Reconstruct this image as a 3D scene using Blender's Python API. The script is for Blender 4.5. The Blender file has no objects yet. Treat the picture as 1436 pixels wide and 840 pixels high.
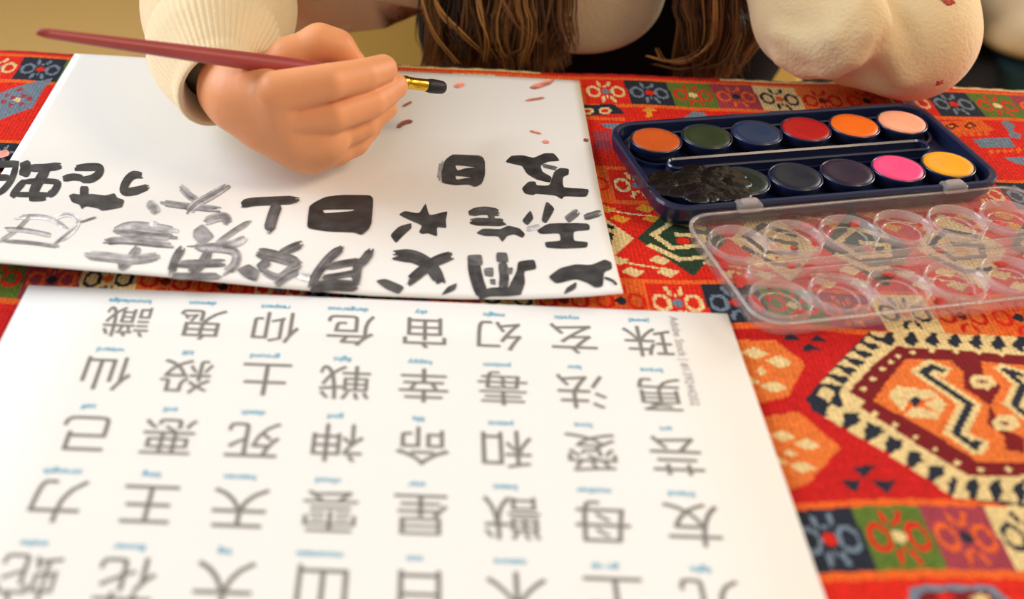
import bpy, bmesh, math, random
import numpy as np
from mathutils import Vector, Matrix
from mathutils.geometry import tessellate_polygon

random.seed(7)
rng = np.random.default_rng(7)
C = bpy.context.scene.collection
scene = bpy.context.scene
PI = math.pi

# ------------------------------------------------------------------ camera
W, H = 1436, 840
F_PX, CX, CY, PITCH, ROLL, CAM_H = 1663.0, 572.0, 478.0, 0.667, 0.0378, 0.30566
fw = np.array([0, math.cos(PITCH), -math.sin(PITCH)])
_dn = np.array([0, -math.sin(PITCH), -math.cos(PITCH)])
_rt = np.array([1.0, 0, 0])
cam_r = math.cos(ROLL) * _rt - math.sin(ROLL) * _dn
cam_d = math.sin(ROLL) * _rt + math.cos(ROLL) * _dn
cam_data = bpy.data.cameras.new('camera')
cam = bpy.data.objects.new('camera', cam_data)
C.objects.link(cam)
cam_data.sensor_width = 36
cam_data.lens = F_PX * 36 / W
cam_data.shift_x = (W / 2 - CX) / W
cam_data.shift_y = (CY - H / 2) / W
cam_data.clip_start = 0.01
M = Matrix.Identity(4)
for i in range(3):
    M[i][0] = cam_r[i]; M[i][1] = -cam_d[i]; M[i][2] = -fw[i]
M[2][3] = CAM_H
cam.matrix_world = M
cam_data.dof.use_dof = True
cam_data.dof.focus_distance = 0.60
cam_data.dof.aperture_fstop = cam_data.lens / 8.0
scene.camera = cam

# ------------------------------------------------------------------ colour management, world, lights
scene.view_settings.view_transform = 'Standard'
scene.view_settings.look = 'None'
scene.view_settings.gamma = 1.0
scene.view_settings.use_curve_mapping = False
scene.view_settings.exposure = -0.27
world = bpy.data.worlds.new('world'); scene.world = world
world.use_nodes = True
bg = world.node_tree.nodes['Background']
bg.inputs[0].default_value = (1.0, 0.965, 0.92, 1)
bg.inputs[1].default_value = 0.50

def area(name, loc, target, sx, sy, power, col):
    l = bpy.data.lights.new(name, 'AREA'); l.shape = 'RECTANGLE'
    l.size = sx; l.size_y = sy; l.energy = power; l.color = col
    o = bpy.data.objects.new(name, l); C.objects.link(o)
    o.location = loc
    o.rotation_euler = (Vector(target) - Vector(loc)).to_track_quat('-Z', 'Y').to_euler()
    return o
area('window_daylight', (-1.72, 0.98, 0.95), (0, 0.55, 0), 1.3, 1.3, 62, (0.89, 0.95, 1.0))
area('warm_room_lamp', (0.95, 0.12, 1.12), (0.15, 0.6, 0), 0.45, 0.45, 11, (1.0, 0.74, 0.46))
area('far_window_daylight', (2.1, 1.5, 0.7), (0.3, 0.6, 0.0), 0.9, 1.1, 42, (1.0, 0.97, 0.92))

# ------------------------------------------------------------------ pixel -> place helpers
def ray(x, y):
    return (fw * F_PX + (x - CX) * cam_r + (y - CY) * cam_d) / F_PX
def at_z(x, y, z=0.0):
    v = ray(x, y); t = (CAM_H - z) / -v[2]
    return np.array([0, 0, CAM_H]) + v * t
def at_y(x, y, Y):
    v = ray(x, y); return np.array([0, 0, CAM_H]) + v * (Y / v[1])

# ------------------------------------------------------------------ object helpers
def link_mesh(name, verts, faces, mats, parent=None, smooth=False, mat_idx=None):
    me = bpy.data.meshes.new(name)
    me.from_pydata([tuple(map(float, v)) for v in verts], [], [tuple(map(int, f)) for f in faces])
    for m in (mats if isinstance(mats, (list, tuple)) else [mats]): me.materials.append(m)
    if mat_idx is not None: me.polygons.foreach_set('material_index', np.array(mat_idx, dtype=np.int32))
    if smooth: me.polygons.foreach_set('use_smooth', np.ones(len(me.polygons), dtype=bool))
    me.update()
    o = bpy.data.objects.new(name, me); C.objects.link(o)
    if parent: o.parent = parent
    return o
def obj_bm(name, bm, mats, parent=None, smooth=False):
    me = bpy.data.meshes.new(name); bm.normal_update(); bm.to_mesh(me); bm.free()
    for m in (mats if isinstance(mats, (list, tuple)) else [mats]): me.materials.append(m)
    if smooth: me.polygons.foreach_set('use_smooth', np.ones(len(me.polygons), dtype=bool))
    o = bpy.data.objects.new(name, me); C.objects.link(o)
    if parent: o.parent = parent
    return o
def tag(o, label=None, cat=None, group=None, kind=None):
    if label: o['label'] = label
    if cat: o['category'] = cat
    if group: o['group'] = group
    if kind: o['kind'] = kind
    return o
def empty(name, loc=(0, 0, 0), rz=0.0):
    o = bpy.data.objects.new(name, None); C.objects.link(o)
    o.location = loc; o.rotation_euler = (0, 0, rz); o.empty_display_size = 0.05
    return o
def add_box(bm, x0, x1, y0, y1, z0, z1, bev=0.0, seg=2):
    r = bmesh.ops.create_cube(bm, size=1)
    vs = r['verts']
    for v in vs:
        v.co = Vector(((x0 + x1) / 2 + v.co.x * (x1 - x0), (y0 + y1) / 2 + v.co.y * (y1 - y0), (z0 + z1) / 2 + v.co.z * (z1 - z0)))
    if bev > 0:
        es = list({e for v in vs for e in v.link_edges})
        bmesh.ops.bevel(bm, geom=es, offset=bev, segments=seg, affect='EDGES', profile=0.5)
def lathe(bm, cx, cy, prof, n=40, z=0.0, cap=True):
    """prof: list of (radius, z); a surface of revolution about the vertical through (cx, cy)"""
    rings = []
    for r, zz in prof:
        if r < 1e-6: rings.append([bm.verts.new((cx, cy, z + zz))])
        else: rings.append([bm.verts.new((cx + r * math.cos(2 * PI * k / n), cy + r * math.sin(2 * PI * k / n), z + zz)) for k in range(n)])
    for a, b in zip(rings[:-1], rings[1:]):
        for k in range(n):
            k2 = (k + 1) % n
            if len(a) == 1 and len(b) == 1: continue
            if len(a) == 1: bm.faces.new((a[0], b[k2], b[k]))
            elif len(b) == 1: bm.faces.new((a[k], a[k2], b[0]))
            else: bm.faces.new((a[k], a[k2], b[k2], b[k]))
def rrect(hu, hv, r, n=8):
    pts = []
    for sx, sy, a0 in ((1, 1, 0), (-1, 1, 90), (-1, -1, 180), (1, -1, 270)):
        for k in range(n + 1):
            a = math.radians(a0 + 90 * k / n)
            pts.append((sx * (hu - r) + r * math.cos(a), sy * (hv - r) + r * math.sin(a)))
    return pts
def loft(bm, loops, close_first=False, close_last=False, wrap=False):
    L = [[bm.verts.new(p) for p in lp] for lp in loops]
    n = len(L[0])
    pairs = list(zip(L[:-1], L[1:])) + ([(L[-1], L[0])] if wrap else [])
    for a, b in pairs:
        for k in range(n):
            bm.faces.new((a[k], a[(k + 1) % n], b[(k + 1) % n], b[k]))
    if close_first: bm.faces.new(list(reversed(L[0])))
    if close_last: bm.faces.new(L[-1])
    return L
def catmull(P, n):
    P = np.asarray(P, float)
    if len(P) == 2: return np.array([P[0] + (P[1] - P[0]) * t for t in np.linspace(0, 1, n)])
    Q = np.vstack([2 * P[0] - P[1], P, 2 * P[-1] - P[-2]])
    out = []
    for t in np.linspace(0, len(P) - 1 - 1e-9, n):
        i = int(t); u = t - i
        a, b, c, d = Q[i:i + 4]
        out.append(0.5 * ((2 * b) + (c - a) * u + (2 * a - 5 * b + 4 * c - d) * u * u + (-a + 3 * b - 3 * c + d) * u ** 3))
    return np.array(out)
def tube_arrays(path, radii, n, squash=None):
    path = np.asarray(path, float); m = len(path)
    T = np.gradient(path, axis=0); T /= np.linalg.norm(T, axis=1)[:, None] + 1e-12
    ref = np.array([0, 0, 1.0]) if abs(T[0][2]) < 0.9 else np.array([1.0, 0, 0])
    V = []
    u = np.cross(ref, T[0]); u /= np.linalg.norm(u)
    for i in range(m):
        u = u - T[i] * (u @ T[i]); u /= np.linalg.norm(u); v = np.cross(T[i], u)
        for k in range(n):
            a = 2 * PI * k / n
            r = radii[i](a) if callable(radii[i]) else radii[i]
            V.append(path[i] + r * (math.cos(a) * u + math.sin(a) * v))
    F = []
    for i in range(m - 1):
        for k in range(n):
            F.append((i * n + k, i * n + (k + 1) % n, (i + 1) * n + (k + 1) % n, (i + 1) * n + k))
    return V, F

# ------------------------------------------------------------------ materials
def srgb(r, g, b):
    f = lambda c: c / 12.92 if c <= 0.04045 else ((c + 0.055) / 1.055) ** 2.4
    return (f(r / 255), f(g / 255), f(b / 255))
def mat(name, col, rough=0.6, metal=0.0, spec=0.5, noise=0.0, nscale=40.0, bump=0.0, bscale=200.0, sss=0.0, coat=0.0, sheen=0.0):
    m = bpy.data.materials.new(name); m.use_nodes = True
    nt = m.node_tree; b = nt.nodes['Principled BSDF']
    b.inputs['Base Color'].default_value = (*col, 1); b.inputs['Roughness'].default_value = rough
    b.inputs['Metallic'].default_value = metal; b.inputs['Specular IOR Level'].default_value = spec
    if sss: 
        b.inputs['Subsurface Weight'].default_value = sss; b.inputs['Subsurface Radius'].default_value = (0.006, 0.002, 0.001); b.inputs['Subsurface Scale'].default_value = 1.0
    if coat: b.inputs['Coat Weight'].default_value = coat; b.inputs['Coat Roughness'].default_value = 0.08
    if sheen: b.inputs['Sheen Weight'].default_value = sheen
    tc = nt.nodes.new('ShaderNodeTexCoord')
    if noise:
        n = nt.nodes.new('ShaderNodeTexNoise'); n.inputs['Scale'].default_value = nscale; n.inputs['Detail'].default_value = 4
        r = nt.nodes.new('ShaderNodeMix'); r.data_type = 'RGBA'
        r.inputs[6].default_value = tuple(c * (1 - noise) for c in col) + (1,)
        r.inputs[7].default_value = tuple(min(1, c * (1 + noise)) for c in col) + (1,)
        nt.links.new(tc.outputs['Object'], n.inputs['Vector']); nt.links.new(n.outputs['Fac'], r.inputs[0]); nt.links.new(r.outputs[2], b.inputs['Base Color'])
    if bump:
        n2 = nt.nodes.new('ShaderNodeTexNoise'); n2.inputs['Scale'].default_value = bscale; n2.inputs['Detail'].default_value = 3
        bp = nt.nodes.new('ShaderNodeBump'); bp.inputs['Strength'].default_value = bump; bp.inputs['Distance'].default_value = 0.001
        nt.links.new(tc.outputs['Object'], n2.inputs['Vector']); nt.links.new(n2.outputs['Fac'], bp.inputs['Height']); nt.links.new(bp.outputs[0], b.inputs['Normal'])
    return m
def mat_attr(name, attr, rough=0.9, sheen=0.0, spec=0.3, bump=0.0, bscale=600):
    m = mat(name, (0.5, 0.5, 0.5), rough, spec=spec, bump=bump, bscale=bscale, sheen=sheen)
    nt = m.node_tree; a = nt.nodes.new('ShaderNodeAttribute'); a.attribute_name = attr
    nt.links.new(a.outputs['Color'], nt.nodes['Principled BSDF'].inputs['Base Color'])
    return m
def mat_clear(name, tint=(0.985, 0.975, 0.975), gloss=0.1, diffuse=0.05):
    m = bpy.data.materials.new(name); m.use_nodes = True
    nt = m.node_tree; nt.nodes.remove(nt.nodes['Principled BSDF']); out = nt.nodes['Material Output']
    t = nt.nodes.new('ShaderNodeBsdfTransparent'); t.inputs[0].default_value = (*tint, 1)
    g = nt.nodes.new('ShaderNodeBsdfGlossy'); g.inputs['Roughness'].default_value = gloss
    d = nt.nodes.new('ShaderNodeBsdfDiffuse'); d.inputs[0].default_value = (0.85, 0.78, 0.78, 1)
    lw = nt.nodes.new('ShaderNodeLayerWeight'); lw.inputs[0].default_value = 0.5
    pw = nt.nodes.new('ShaderNodeMath'); pw.operation = 'POWER'; pw.inputs[1].default_value = 4.0
    fr = nt.nodes.new('ShaderNodeMath'); fr.operation = 'MULTIPLY_ADD'; fr.inputs[1].default_value = 0.8; fr.inputs[2].default_value = 0.04
    nt.links.new(lw.outputs['Facing'], pw.inputs[0]); nt.links.new(pw.outputs[0], fr.inputs[0])
    m1 = nt.nodes.new('ShaderNodeMixShader'); m1.inputs[0].default_value = diffuse
    m2 = nt.nodes.new('ShaderNodeMixShader')
    nt.links.new(t.outputs[0], m1.inputs[1]); nt.links.new(d.outputs[0], m1.inputs[2])
    nt.links.new(fr.outputs[0], m2.inputs[0]); nt.links.new(m1.outputs[0], m2.inputs[1]); nt.links.new(g.outputs[0], m2.inputs[2])
    nt.links.new(m2.outputs[0], out.inputs['Surface'])
    return m

M_wall = mat('wall_paint', srgb(214, 196, 160), 0.9, noise=0.03, nscale=3)
M_floor = mat('tan_floor', srgb(205, 170, 105), 0.6, noise=0.06, nscale=2.5)
M_white = mat('white_frame', srgb(235, 232, 225), 0.5)
M_paper = mat('paper', srgb(233, 233, 232), 0.75, spec=0.25, noise=0.01, nscale=60)
M_print = mat('grey_print', srgb(128, 126, 122), 0.8, spec=0.2)
M_credit = mat('pale_grey_print', srgb(160, 154, 160), 0.8, spec=0.2)
M_caption = mat('blue_print', srgb(78, 172, 206), 0.8, spec=0.2)
M_ink = mat_attr('brush_ink', 'ink', 0.5, spec=0.4)
nt = M_ink.node_tree; pb = nt.nodes['Principled BSDF']; src = pb.inputs['Base Color'].links[0].from_socket
tcn = nt.nodes.new('ShaderNodeTexCoord'); nz = nt.nodes.new('ShaderNodeTexNoise'); nz.inputs['Scale'].default_value = 150; nz.inputs['Detail'].default_value = 5
mr = nt.nodes.new('ShaderNodeMapRange'); mr.inputs[1].default_value = 0.3; mr.inputs[2].default_value = 0.7; mr.inputs[3].default_value = 0.6; mr.inputs[4].default_value = 1.7
vm = nt.nodes.new('ShaderNodeVectorMath'); vm.operation = 'SCALE'
nt.links.new(tcn.outputs['Object'], nz.inputs['Vector']); nt.links.new(nz.outputs['Fac'], mr.inputs[0]); nt.links.new(src, vm.inputs[0]); nt.links.new(mr.outputs[0], vm.inputs['Scale']); nt.links.new(vm.outputs[0], pb.inputs['Base Color'])
M_cloth = mat_attr('woven_wool', 'weave', 0.95, spec=0.15, bump=0.5, bscale=900)
M_wood = mat('chair_wood', srgb(250, 222, 128), 0.5, noise=0.08, nscale=8)
M_tablewood = mat('table_wood', srgb(120, 80, 45), 0.5, noise=0.15, nscale=10)
M_navy = mat('navy_plastic', srgb(22, 31, 66), 0.28, spec=0.6, coat=0.2)
M_clear = mat_clear('clear_plastic')
M_clear_rim = mat_clear('clear_plastic_rim', (0.97, 0.95, 0.95), 0.08, 0.21)  # extra whitish diffuse paints window highlights into the rims and wells
M_handle = mat('red_lacquer', srgb(160, 66, 66), 0.35, spec=0.5, noise=0.12, nscale=60)
M_gold = mat('brass_ferrule', srgb(240, 190, 60), 0.22, metal=1.0)
M_bristle = mat('black_bristle', srgb(28, 28, 34), 0.5, noise=0.4, nscale=400)
M_skin = mat('skin', srgb(230, 160, 112), 0.48, spec=0.35, noise=0.11, nscale=45, sss=0.10, bump=0.12, bscale=350)
M_knit = mat('cream_knit', srgb(228, 208, 166), 0.95, spec=0.1, noise=0.05, nscale=60, bump=0.6, bscale=450, sheen=0.3)
M_rib = mat('cream_rib_knit', srgb(232, 214, 176), 0.95, spec=0.1, noise=0.04, nscale=60, bump=0.4, bscale=500, sheen=0.3)
M_black = mat('black_cotton', srgb(20, 19, 22), 0.9, spec=0.15, noise=0.2, nscale=30)
M_hair = mat_attr('brown_hair', 'strand', 0.42, spec=0.5)
M_stain = mat('red_paint_spot', srgb(190, 50, 40), 0.7)

# ------------------------------------------------------------------ room
FLOOR = -0.73
def struct(name, x0, x1, y0, y1, z0, z1, m):
    bm = bmesh.new(); add_box(bm, x0, x1, y0, y1, z0, z1)
    return tag(obj_bm(name, bm, m), kind='structure')
struct('floor', -1.85, 2.35, -1.2, 3.45, FLOOR - 0.05, FLOOR, M_floor)
struct('wall_back', -1.85, 2.35, 3.4, 3.5, FLOOR, 1.8, M_wall)
def wall_with_window(name, wname, x0, x1, wy0, wy1, wz0, wz1):
    bm = bmesh.new()
    add_box(bm, x0, x1, -1.2, wy0, FLOOR, 1.8); add_box(bm, x0, x1, wy1, 3.4, FLOOR, 1.8)
    add_box(bm, x0, x1, wy0, wy1, FLOOR, wz0); add_box(bm, x0, x1, wy0, wy1, wz1, 1.8)
    tag(obj_bm(name, bm, M_wall), kind='structure')
    bm = bmesh.new(); t = 0.05
    add_box(bm, x0, x1, wy0, wy0 + t, wz0, wz1, 0.005); add_box(bm, x0, x1, wy1 - t, wy1, wz0, wz1, 0.005)
    add_box(bm, x0, x1, wy0 + t, wy1 - t, wz0, wz0 + t, 0.005); add_box(bm, x0, x1, wy0 + t, wy1 - t, wz1 - t, wz1, 0.005)
    add_box(bm, x0 + 0.03, x1 - 0.03, (wy0 + wy1) / 2 - 0.02, (wy0 + wy1) / 2 + 0.02, wz0 + t, wz1 - t, 0.005)
    w = tag(obj_bm(wname, bm, M_white), kind='structure')
    bm = bmesh.new(); xm = (x0 + x1) / 2
    add_box(bm, xm - 0.003, xm + 0.003, wy0 + t, wy1 - t, wz0 + t, wz1 - t)
    obj_bm('pane', bm, M_clear, w)
wall_with_window('wall_left', 'window_1', -1.85, -1.75, 0.28, 1.68, 0.25, 1.65)
wall_with_window('wall_right', 'window_2', 2.25, 2.35, 0.9, 2.1, 0.1, 1.4)

# ------------------------------------------------------------------ table
T_X0, T_X1, T_Y0, T_Y1 = -0.62, 0.72, -0.16, 0.652
table = tag(empty('table', (0.05, 0.25, FLOOR)), 'wooden table hidden beneath the red patterned tablecloth', 'table')
def rel(bm, o):
    bmesh.ops.translate(bm, vec=-Vector(o.location), verts=bm.verts)
bm = bmesh.new(); add_box(bm, T_X0, T_X1, T_Y0, T_Y1, -0.030, -0.0035, 0.004); rel(bm, table); obj_bm('tabletop', bm, M_tablewood, table)
for sx in (T_X0 + 0.04, T_X1 - 0.10):
    for sy in (T_Y0 + 0.04, T_Y1 - 0.10):
        bm = bmesh.new(); add_box(bm, sx, sx + 0.055, sy, sy + 0.055, FLOOR, -0.029, 0.004); rel(bm, table); obj_bm('leg', bm, M_tablewood, table)
for y in (T_Y1 - 0.075, T_Y0 + 0.055):
    bm = bmesh.new(); add_box(bm, T_X0 + 0.05, T_X1 - 0.06, y, y + 0.02, -0.10, -0.0305); rel(bm, table); obj_bm('apron', bm, M_tablewood, table)

# ------------------------------------------------------------------ tablecloth (kilim weave, one colour per stitch)
K_red = np.array(srgb(216, 40, 26)); K_red2 = np.array(srgb(196, 30, 28)); K_org = np.array(srgb(228, 100, 38)); K_navy = np.array(srgb(40, 44, 56))
K_blue = np.array(srgb(112, 128, 145)); K_cream = np.array(srgb(226, 200, 142)); K_green = np.array(srgb(92, 116, 46)); K_purp = np.array(srgb(158, 62, 76))
K_mar = np.array(srgb(122, 28, 32)); K_field = np.array(srgb(226, 116, 52)); K_dgreen = np.array(srgb(44, 66, 46)); K_yel = np.array(srgb(222, 150, 50))
class Weave:
    def __init__(s, X, Y):           # millimetres
        s.X, s.Y = X, Y; s.col = np.tile(K_red, (len(X), 1))
    def fill(s, mask, c): s.col[mask] = c
    def poly(s, P, c):               # P: list of (mm x, mm y)
        P = np.asarray(P, float); x0, y0 = P.min(0); x1, y1 = P.max(0)
        idx = np.nonzero((s.X >= x0) & (s.X <= x1) & (s.Y >= y0) & (s.Y <= y1))[0]
        if len(idx) == 0: return
        x, y = s.X[idx], s.Y[idx]; ins = np.zeros(len(idx), bool)
        for (ax, ay), (bx, by) in zip(P, np.roll(P, -1, axis=0)):
            if ay == by: continue
            cr = ((ay > y) != (by > y)) & (x < (bx - ax) * (y - ay) / (by - ay) + ax); ins ^= cr
        s.col[idx[ins]] = c
    def line(s, P, w, c):
        P = np.asarray(P, float)
        for a, b in zip(P[:-1], P[1:]):
            d = b - a; L = np.linalg.norm(d) + 1e-9; n = np.array([-d[1], d[0]]) / L * w / 2; e = d / L * w / 3
            s.poly([a - n - e, b - n + e, b + n + e, a + n - e], c)
    def ell(s, cx, cy, rx, ry, c):
        idx = np.nonzero((np.abs(s.X - cx) <= rx) & (np.abs(s.Y - cy) <= ry))[0]
        m = ((s.X[idx] - cx) / rx) ** 2 + ((s.Y[idx] - cy) / ry) ** 2 <= 1; s.col[idx[m]] = c
def mm(pts, o=(0, 0), s=1.0):
    out = []
    for x, y in pts:
        p = at_z(o[0] + x / s, o[1] + y / s, 0.0); out.append((p[0] * 1000, p[1] * 1000))
    return out

def kilim(X, Y):
    w = Weave(X, Y)
    sl = 0.1 * np.clip((410 - Y) / 110, 0, 1) * np.clip((X - 40) / 100, 0, 1)
    Ys = Y - sl * (X - 140)
    xs = X - (642 - Y) * 0.047 - 95.0
    # field tints
    w.fill((Ys > 300) & (Ys < 405), K_red2)
    seq = [(K_red, K_cream, K_blue), (K_navy, K_blue, K_red), (K_green, K_red, K_cream), (K_purp, K_org, K_navy), (K_cream, K_navy, K_org), (K_field, K_red2, K_mar), (K_org, K_red, K_navy)]
    rows = [(611, 642), (511, 540), (408, 436), (269, 299), (165, 195), (60, 90)]
    for (y0, y1) in rows:
        w.fill((Ys > y0 - 4) & (Ys < y1 + 3.5), K_org)
        inrow = (Ys > y0) & (Ys < y1)
        k = np.floor(xs / 25.0).astype(int) % 7
        u = ((xs / 25.0) % 1.0) * 2 - 1; v = (Ys - (y0 + y1) / 2) / ((y1 - y0) / 2)
        for i, (g, a, b) in enumerate(seq):
            m = inrow & (k == i)
            w.fill(m, g)
            r1 = np.hypot((np.abs(u) - 0.56) / 0.34, v / 0.46)
            w.fill(m & (r1 < 1.0) & (r1 > 0.62), a)
            av = np.abs(v); au = np.abs(u)
            pet = np.hypot((au - 0.10 - 0.2 * av) / 0.085, (av - 0.62) / 0.24) < 1
            w.fill(m & pet, a)
            w.fill(m & (np.hypot(au / 0.07, (av - 0.42) / 0.1) < 1), a)
            w.fill(m & (np.hypot(u / 0.2, v / 0.2) < 1), b)
    # narrow border beside the far edge
    w.fill(Y > 645.5, K_red)
    zz = np.abs(((X / 12.0) % 1.0) * 2 - 1)
    w.fill((Y > 648.5) & (Y < 648.5 + 3.2 * zz), K_mar)
    for x0, x1 in ((-25, 72), (178, 262), (315, 420), (-330, -250)):
        m = (X > x0) & (X < x1) & (Y > 647.5)
        w.fill(m, K_cream)
        w.fill(m & (Y < 647.5 + 6 * np.abs(((X / 14.0) % 1.0) * 2 - 1)) & (Y > 649), K_navy)
    w.fill(Y > 657, K_red2)
    # field beside the far squares
    P = lambda pts, c, o=(0, 0), s=1.0: w.poly(mm(pts, o, s), c)
    o4, s4 = (800, 90), 4.94
    P([(60, 278), (300, 275), (380, 345), (60, 350)], K_navy, o4, s4)
    for cx in (238, 118):
        P([(cx - 45, 318), (cx - 25, 295), (cx + 25, 297), (cx + 48, 320), (cx + 25, 345), (cx - 25, 342)], K_cream, o4, s4)
        P([(cx - 22, 308), (cx + 22, 308), (cx + 22, 330), (cx - 22, 330)], K_red, o4, s4)
    P([(60, 352), (380, 375), (380, 395), (60, 372)], K_org, o4, s4)
    P([(540, 300), (600, 330), (560, 335), (575, 375), (515, 375), (530, 340), (495, 330)], K_yel, o4, s4)
    P([(770, 385), (850, 328), (930, 335), (950, 372)], K_blue, o4, s4)
    P([(200, 405), (430, 415), (360, 450), (250, 440)], K_blue, o4, s4)
    P([(160, 455), (270, 465), (280, 590), (165, 570)], K_purp, o4, s4)
    o6, s6 = (1250, 90), 4.42
    P([(280, 360), (540, 348), (640, 420), (400, 430)], K_org, o6, s6)
    for cx in (375, 485):
        P([(cx - 45, 385), (cx, 362), (cx + 45, 385), (cx, 405)], K_mar, o6, s6); P([(cx - 18, 385), (cx, 376), (cx + 18, 385), (cx, 393)], K_yel, o6, s6)
    P([(680, 370), (720, 355), (760, 400), (745, 425), (800, 450), (790, 475), (740, 465), (715, 425)], K_blue, o6, s6)
    P([(500, 460), (720, 462), (775, 520), (560, 512)], K_blue, o6, s6)
    P([(690, 570), (822, 578), (822, 625), (770, 612)], K_blue, o6, s6)
    for k in range(6): P([(600 + k * 42, 535), (620 + k * 42, 522), (640 + k * 42, 538), (620 + k * 42, 552)], K_org, o6, s6)
    for k in range(5): P([(400 + k * 42, 432), (420 + k * 42, 420), (440 + k * 42, 436), (420 + k * 42, 450)], K_org, o6, s6)
    # left strip of the first field
    o1, s1 = (0, 40), 4.2
    P([(-200, 420), (0, 390), (310, 295), (190, 480), (0, 545), (-200, 600)], K_blue, o1, s1)
    for (a, b) in ((20, 440), (60, 460), (140, 410), (175, 425), (120, 375), (40, 405), (130, 455), (80, 420)):
        P([(a - 20, b + 8), (a, b - 14), (a + 22, b - 2), (a + 4, b + 14)], K_purp, o1, s1)
    P([(80, 435), (105, 418), (130, 430), (105, 448)], K_cream, o1, s1)
    # diamonds of the second field
    yc = 474
    for k, xc in enumerate(range(-312, 420, 44)):
        cream = k % 2 == 1
        a, b, g = (K_cream, K_navy, K_yel) if cream else (K_dgreen, K_cream, K_red)
        hw, hh = 21.5, 32
        w.poly([(xc - hw, yc), (xc, yc - hh), (xc + hw, yc), (xc, yc + hh)], a)
        w.line([(xc + 12, yc + 9), (xc - 2, yc + 16), (xc - 13, yc + 4), (xc - 6, yc - 8), (xc + 8, yc - 6), (xc + 10, yc + 2), (xc - 2, yc + 4)], 3.2, b)
        w.line([(xc - 16, yc - 6), (xc - 4, yc - 18), (xc + 8, yc - 16)], 3, b)
        w.ell(xc, yc - 2, 3, 3, g)
        for sy in (1, -1):
            X0, Y0 = xc + 22, yc + sy * 24
            for dx, dy in ((-11, 3), (9, 5), (-5, -6), (11, -5)):
                w.poly([(X0 + dx - 6, Y0 + dy), (X0 + dx - 1, Y0 + dy + 4), (X0 + dx + 6, Y0 + dy + 1), (X0 + dx + 1, Y0 + dy - 4)], K_yel if sy > 0 else K_cream)
            w.line([(X0 - 10, Y0 + 2), (X0 + 10, Y0 - 2)], 1.4, K_cream)
    # first field, rest of its length
    # great medallion in the near field
    o7, s7 = (1120, 440), 3.0
    P([(30, 360), (90, 295), (300, 72), (948, 86), (1500, 100), (1700, 420), (1500, 800), (948, 800), (650, 760), (330, 560), (60, 410)], K_navy, o7, s7)
    P([(165, 345), (200, 290), (330, 145), (340, 120), (948, 130), (1460, 140), (1600, 420), (1440, 740), (948, 740), (690, 700), (520, 610), (330, 480), (190, 415)], K_cream, o7, s7)
    teeth = [((300, 72), (948, 86), (0, 60), 7), ((90, 300), (300, 85), (75, 25), 6), ((110, 440), (650, 760), (48, -62), 6), ((650, 765), (1050, 790), (0, -85), 4)]
    for a, b, n, cnt in teeth:
        a, b, n = np.array(a, float), np.array(b, float), np.array(n, float)
        for k in range(cnt):
            p, q = a + (b - a) * k / cnt, a + (b - a) * (k + 0.78) / cnt
            P([p, q, (p * 0.55 + q * 0.45) + n * 1.25], K_cream, o7, s7)
            t = (b - a) / cnt
            P([p + t * 0.5 + n * 0.5, p + t * 1.0 + n * 0.1, p + t * 1.05 + n * 1.1, p + t * 0.72 + n * 0.9], K_navy, o7, s7)
    for cx, cy in ((112, 345), (145, 420)): P([(cx - 38, cy), (cx - 8, cy - 32), (cx + 38, cy - 6), (cx + 14, cy + 34)], K_cream, o7, s7)
    P([(205, 340), (300, 235), (405, 140), (948, 165), (1400, 175), (1500, 420), (1340, 670), (948, 678), (720, 676), (560, 590), (400, 490), (255, 400), (275, 378)], K_mar, o7, s7)
    P([(310, 375), (370, 290), (450, 195), (948, 208), (1350, 215), (1430, 420), (1290, 620), (948, 625), (760, 622), (580, 515), (440, 440)], K_field, o7, s7)
    for cx, cy in ((270, 325), (308, 285), (350, 238), (385, 208), (420, 182), (478, 165), (560, 158), (660, 160), (760, 160), (860, 162), (318, 425), (400, 472), (490, 522), (575, 570), (665, 622), (765, 650), (880, 652)):
        P([(cx - 17, cy), (cx - 2, cy - 11), (cx + 17, cy - 1), (cx + 3, cy + 12)], K_cream, o7, s7)
    P([(375, 350), (410, 310), (560, 330), (620, 390), (580, 450), (450, 435)], K_cream, o7, s7)
    P([(400, 345), (480, 375), (590, 355), (520, 385), (590, 425), (490, 395), (420, 440), (460, 375)], K_org, o7, s7)
    P([(462, 372), (490, 350), (515, 378), (490, 402)], K_navy, o7, s7)
    for wd, c in ((17, K_cream), (6.5, K_navy)):
        w.line(mm([(600, 245), (560, 228), (520, 255), (620, 325), (715, 390), (660, 505), (740, 560), (752, 542)], o7, s7), wd / 2.1, c)
        w.line(mm([(935, 250), (870, 232), (948, 300), (905, 390), (948, 425)], o7, s7), wd / 2.1, c)
    P([(640, 205), (770, 205), (775, 255), (850, 310), (800, 400), (830, 440), (880, 500), (948, 530), (948, 590), (870, 575), (860, 520), (790, 470), (800, 395), (690, 320), (690, 250)], K_mar, o7, s7)
    for cx, cy in ((768, 292), (866, 468)):
        P([(cx - 58, cy), (cx - 30, cy - 32), (cx + 40, cy - 28), (cx + 66, cy + 4), (cx + 30, cy + 36), (cx - 36, cy + 28)], K_cream, o7, s7); P([(cx - 26, cy), (cx, cy - 9), (cx + 28, cy + 2), (cx, cy + 9)], K_mar, o7, s7)
    # blossoms and trios of triangles beside it
    o8, s8 = (940, 400), 2.895
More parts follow.
